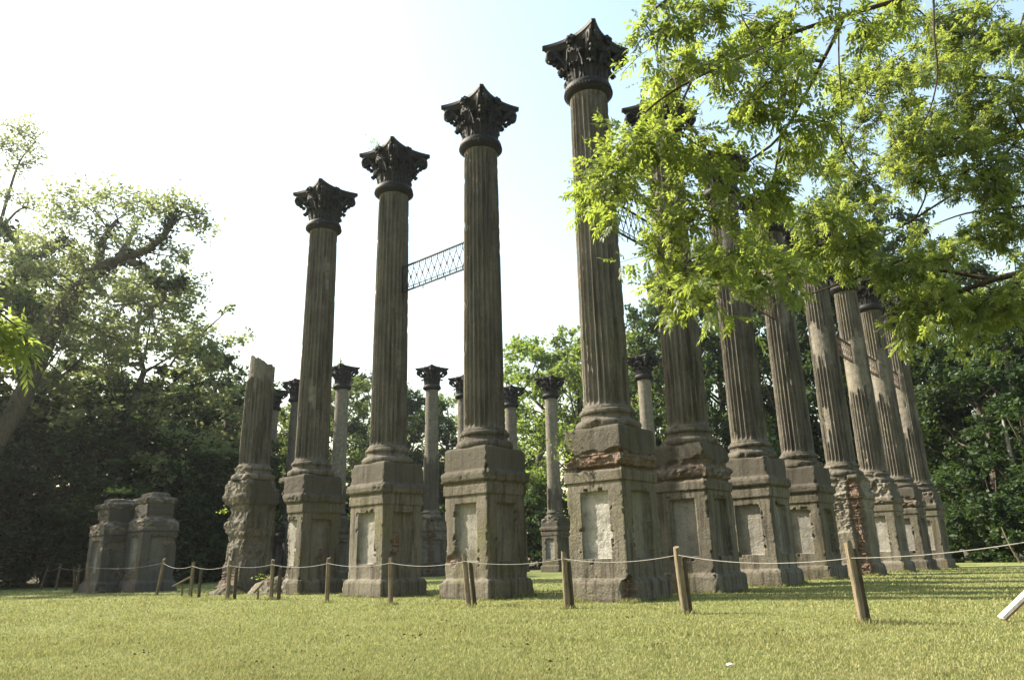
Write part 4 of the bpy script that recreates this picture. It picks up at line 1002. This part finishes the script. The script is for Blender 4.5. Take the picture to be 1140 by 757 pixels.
def near_tree(name, label, limbs, clumps, leafm, rad, per, L, ll, lw, k, seed, base, trunk, tw0=.012, sprays=7):
    rng = np.random.default_rng(seed); off = np.array(base); t = thing(name, label, "tree", base)
    tw = list(limbs); BP, BD = [], []
    for c in clumps:
        c = np.array(c)+rng.normal(size=3)*.08; p = nearest_on(limbs, c); md = (p+c)/2+rng.normal(size=3)*.12*np.linalg.norm(c-p)+np.array([0, 0, .08])
        tw.append(([tuple(p), tuple(md), tuple(c)], (tw0, tw0*.45)))
        r = rad*rng.uniform(.75, 1.2); ns = sprays
        for s in range(ns):
            st = md+(c-md)*rng.uniform(.1, 1); e = rng.normal(size=3); e[2] = e[2]*.55-.25; e /= np.linalg.norm(e); e = c+e*r*rng.uniform(.5, 1.1)
            m2 = (st+e)/2+np.array([0, 0, .07*r]); tw.append(([tuple(st), tuple(m2), tuple(e)], (tw0*.42, tw0*.2)))
            nl = max(3, int(per/ns)); f = rng.uniform(.15, 1.0, nl)[:, None]
            Pp = st*(1-f)**2+2*m2*f*(1-f)+e*f*f; ax = (e-st)/np.linalg.norm(e-st)
            d = rng.normal(size=(nl, 3))*.75+ax*.55+np.array([0, 0, -.12]); d /= np.linalg.norm(d, axis=1)[:, None]
            BP.append(Pp); BD.append(d)
    BP = np.concatenate(BP); BD = np.concatenate(BD)
    b = limbs_mesh(tw, 6, .0, seed); b.V = [v-off for v in b.V]; b.build("limbs", M_twig, t, smooth=True)
    tb = limbs_mesh(trunk, 12, .0, seed); tb.V = [v-off for v in tb.V]; tb.build("trunk", M_bark, t, smooth=True)
    V, F = compound_leaves(rng, BP, BD, L*rng.uniform(.7, 1.2, len(BP)), k, ll, lw)
    link("crown", mesh_np("crown", V-off, F, [leafm]), t); return t
LIMBS_A = [([(8.6, 6.9, 6.6), (7.7, 7.1, 7.3), (6.71, 7.3, 7.74), (5.23, 7.5, 7.34), (4.14, 7.6, 7.06), (3.5, 7.7, 6.9), (2.95, 7.8, 6.68), (2.32, 8.0, 6.49), (1.79, 8.2, 6.22), (1.41, 8.3, 5.74), (1.09, 8.4, 5.37)], (0.04, 0.006)), ([(5.23, 7.5, 7.34), (4.24, 7.2, 7.46), (3.08, 7.0, 7.18), (2.09, 7.2, 7.14), (1.66, 7.5, 6.96)], (0.04, 0.008)), ([(4.14, 7.6, 7.06), (4.07, 8.2, 6.85), (3.59, 8.6, 6.06), (3.01, 8.8, 5.66), (2.54, 9.0, 5.12), (2.23, 9.0, 4.37)], (0.03, 0.007)), ([(6.4, 7.4, 7.7), (6.0, 8.0, 8.4), (5.79, 8.2, 8.2), (5.59, 8.2, 7.28), (5.59, 8.3, 6.74), (5.47, 8.4, 6.28), (5.28, 8.5, 5.95)], (0.022, 0.007)), ([(5.0, 7.55, 7.3), (4.5, 7.9, 7.9), (4.37, 8.0, 7.78), (4.2, 8.0, 6.83), (4.19, 8.1, 6.24), (4.16, 8.2, 5.67), (4.32, 8.3, 5.41)], (0.014, 0.005)), ([(2.32, 8.0, 6.49), (1.98, 8.0, 5.86), (1.47, 8.1, 5.37), (1.25, 8.1, 5.02)], (0.018, 0.006)), ([(3.59, 8.6, 6.06), (3.49, 8.9, 5.44), (3.39, 9.2, 4.8), (3.25, 9.3, 4.33)], (0.02, 0.006))]
CLUMPS_A = [(2.12, 7.6, 7.17), (2.33, 7.4, 6.9), (3.06, 7.9, 7.38), (3.45, 7.5, 7.08), (3.9, 7.3, 7.04), (1.92, 7.9, 6.85), (2.84, 8.8, 7.48), (3.51, 8.6, 7.38), (4.11, 8.5, 7.18), (1.45, 7.7, 5.6), (1.78, 8.1, 5.86), (2.23, 7.7, 5.72), (2.77, 7.5, 5.81), (3.25, 7.4, 5.79), (3.67, 7.6, 5.67), (1.44, 8.6, 5.53), (2.02, 8.6, 5.51), (2.6, 8.6, 5.63), (0.95, 7.8, 4.85), (1.25, 8.3, 5.30), (2.51, 8.7, 5.04), (3.09, 8.7, 5.03), (2.21, 8.2, 4.22), (2.66, 8.3, 4.19), (1.93, 8.1, 3.74), (2.22, 7.5, 3.54), (1.62, 8.0, 5.6), (4.24, 7.4, 6.87), (5.58, 8.8, 8.22), (3.6, 8.7, 5.85), (2.79, 7.9, 5.2), (3.3, 8.4, 5.3), (2.1, 8.9, 5.0), (2.5, 7.6, 6.3), (3.3, 7.8, 6.4), (1.75, 8.6, 4.45), (1.15, 7.7, 5.2), (2.37, 8.7, 7.41), (2.93, 8.2, 4.03), (2.15, 8.7, 6.75)]
near_tree("overhanging_tree", "near tree whose bright green compound leaves hang in from the upper right before the columns", LIMBS_A, CLUMPS_A, M_leaf_near, .54, 74, .23, .078, .034, 5, 41, (9.2, 6.8, 0), [([(9.2, 6.8, -.3), (9.1, 6.8, 2), (9.0, 6.85, 4), (8.6, 6.9, 6.6), (8.5, 6.9, 9), (8.8, 7, 12)], (.32, .08))])
LIMBS_B = [([(13.2, 11.3, 8.2), (11.68, 11.5, 8.91), (10.47, 12.0, 8.35), (9.57, 12.2, 8.17), (8.72, 12.5, 8.03), (7.67, 12.8, 7.93), (6.69, 13.0, 7.72)], (0.12, 0.015)), ([(13.4, 10.9, 4.6), (11.5, 10.9, 5.1), (10.29, 11.0, 5.26), (9.38, 11.5, 5.31), (8.82, 12.0, 5.33), (8.39, 12.2, 5.29), (7.83, 12.5, 5.14), (7.44, 12.8, 4.97)], (0.13, 0.02)), ([(8.39, 12.2, 5.29), (7.66, 12.6, 5.67), (6.98, 13.0, 5.84), (6.16, 13.3, 5.66), (5.62, 13.5, 5.53)], (0.045, 0.01)), ([(13.3, 11.2, 6.0), (11.5, 11.6, 6.5), (9.74, 12.0, 6.65), (9.06, 12.4, 6.74), (8.51, 12.7, 6.8), (8.07, 13.0, 6.73)], (0.04, 0.01)), ([(13.2, 11.2, 9.6), (11.45, 11.5, 9.88), (10.5, 12.0, 9.91), (9.68, 12.4, 10.49), (8.75, 12.8, 11.02)], (0.06, 0.012)), ([(10.47, 12.0, 8.35), (9.64, 12.2, 9.29), (8.73, 12.6, 9.6), (7.7, 13.0, 9.6)], (0.04, 0.01)), ([(9.57, 12.2, 8.17), (8.96, 12.5, 7.57), (8.01, 12.8, 7.01), (7.01, 13.0, 6.48), (6.21, 13.2, 6.31)], (0.03, 0.01))]
CLUMPS_B = [(8.27, 13.1, 11.61), (8.92, 12.5, 10.87), (9.7, 12.3, 10.9), (10.3, 12.7, 10.04), (9.05, 12.4, 9.55), (7.61, 11.9, 9.23), (6.93, 12.1, 9.1), (6.83, 13.1, 8.97), (6.79, 11.7, 7.9), (7.58, 11.7, 7.87), (9.13, 12.7, 8.65), (9.34, 12.1, 7.79), (6.68, 12.6, 7.69), (8.39, 12.4, 7.53), (8.93, 12.2, 7.13), (6.04, 13.4, 8.26), (5.28, 12.0, 6.51), (6.07, 12.3, 6.72), (6.23, 12.0, 6.05), (5.54, 12.7, 6.2), (6.78, 12.1, 5.74), (7.57, 12.2, 5.93), (8.86, 12.9, 6.3), (9.03, 12.2, 6.07), (7.11, 12.6, 5.5), (8.08, 13.2, 5.27), (7.89, 11.8, 4.78), (8.47, 11.7, 4.96), (6.95, 12.0, 4.75), (8.0, 13.0, 4.95), (5.98, 12.7, 5.85), (6.9, 12.2, 4.5), (7.37, 11.9, 7.01), (8.2, 12.4, 4.6), (9.17, 11.7, 8.56), (10.03, 12.9, 7.38), (10.09, 13.2, 6.03), (5.04, 12.9, 6.15), (11.22, 13.3, 11.58), (7.68, 12.2, 8.76), (8.76, 12.8, 9.13), (9.43, 12.5, 9.01), (7.98, 12.9, 10.47), (8.9, 12.9, 10.55), (8.96, 11.9, 10.17), (9.53, 11.8, 9.98), (7.74, 13.3, 10.67), (8.65, 12.3, 6.65), (8.2, 12.2, 7.98), (8.26, 13.6, 8.51), (8.71, 12.6, 7.26), (7.08, 13.3, 10.04), (10.04, 12.7, 8.82)]
near_tree("overhanging_tree", "second overhanging tree with finer yellowish leaves and dark limbs at the right picture edge", LIMBS_B, CLUMPS_B, M_leaf_near2, .84, 170, .23, .078, .034, 5, 43, (14.0, 11.0, 0), [([(14.0, 11.0, -.3), (13.8, 11.0, 2), (13.5, 11.0, 4.6), (13.3, 11.2, 7), (13.2, 11.2, 10), (13.3, 11.3, 14)], (.42, .1))], .02, 9)
LIMBS_L = [([(-6.6, 5.7, 3.6), (-5.6, 5.7, 3.5), (-4.8, 5.6, 3.19), (-4.24, 5.4, 2.91), (-3.82, 5.2, 2.68), (-3.56, 5.1, 2.51)], (0.022, 0.005)), ([(-4.24, 5.4, 2.91), (-3.88, 5.3, 2.44), (-3.66, 5.2, 2.33)], (0.012, 0.004))]
near_tree("young_tree", "leafy branch tip of a young tree poking in at the left picture edge", LIMBS_L, [(-3.85, 5.2, 2.80), (-3.78, 5.2, 2.65), (-3.74, 5.2, 2.52), (-3.78, 5.2, 2.40), (-3.95, 5.2, 2.66), (-3.90, 5.2, 2.34)], M_leaf_near, .17, 16, .17, .085, .026, 4, 47, (-6.9, 5.7, 0), [([(-6.9, 5.7, -.2), (-6.85, 5.7, 1.5), (-6.6, 5.7, 3.6), (-6.7, 5.7, 5.2)], (.09, .03))], .007, 4)

# small plants growing on the masonry
def tuft(name, label, base, rx, n, size, seed, mat):
    rng = np.random.default_rng(seed); c = rng.normal(size=(n, 3))*np.array(rx); c[:, 2] = np.abs(c[:, 2])
    V, F = leaf_quads(rng, c, size); b = MB()
    t = thing(name, label, "plant", base)
    for k in range(6): e = c[k]; b.tube([(0, 0, -.03), tuple(e*.5+np.array([0, 0, .03])), tuple(e)], [.008, .006, .003], 5)
    b.build("stems", M_twig, t); link("foliage", mesh_np("foliage", V, F, [mat]), t)
tuft("climbing_vine", "green vine tuft on the brick belt at the left edge of the corner pedestal", (1.05, 15.55, 2.75), (.13, .12, .32), 130, .10, 61, M_leaf_bright)
tuft("small_plant", "tiny yellow green plant sprouting from the left side of the broken column's pedestal", (-9.6, 24.9, 2.5), (.09, .08, .08), 22, .09, 62, M_leaf_near)
tuft("small_plant", "weed tuft growing on the capital of the column with the brick-patched pedestal", (-4.1, 20.2, 12.95), (.14, .14, .2), 50, .08, 63, M_leaf_bright)
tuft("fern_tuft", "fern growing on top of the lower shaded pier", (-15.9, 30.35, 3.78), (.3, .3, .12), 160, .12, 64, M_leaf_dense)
tuft("weed_tuft", "grassy weeds on the masonry mound by the broken column", (-7.5, 23.1, .45), (.22, .18, .06), 45, .08, 65, M_leaf_bright)
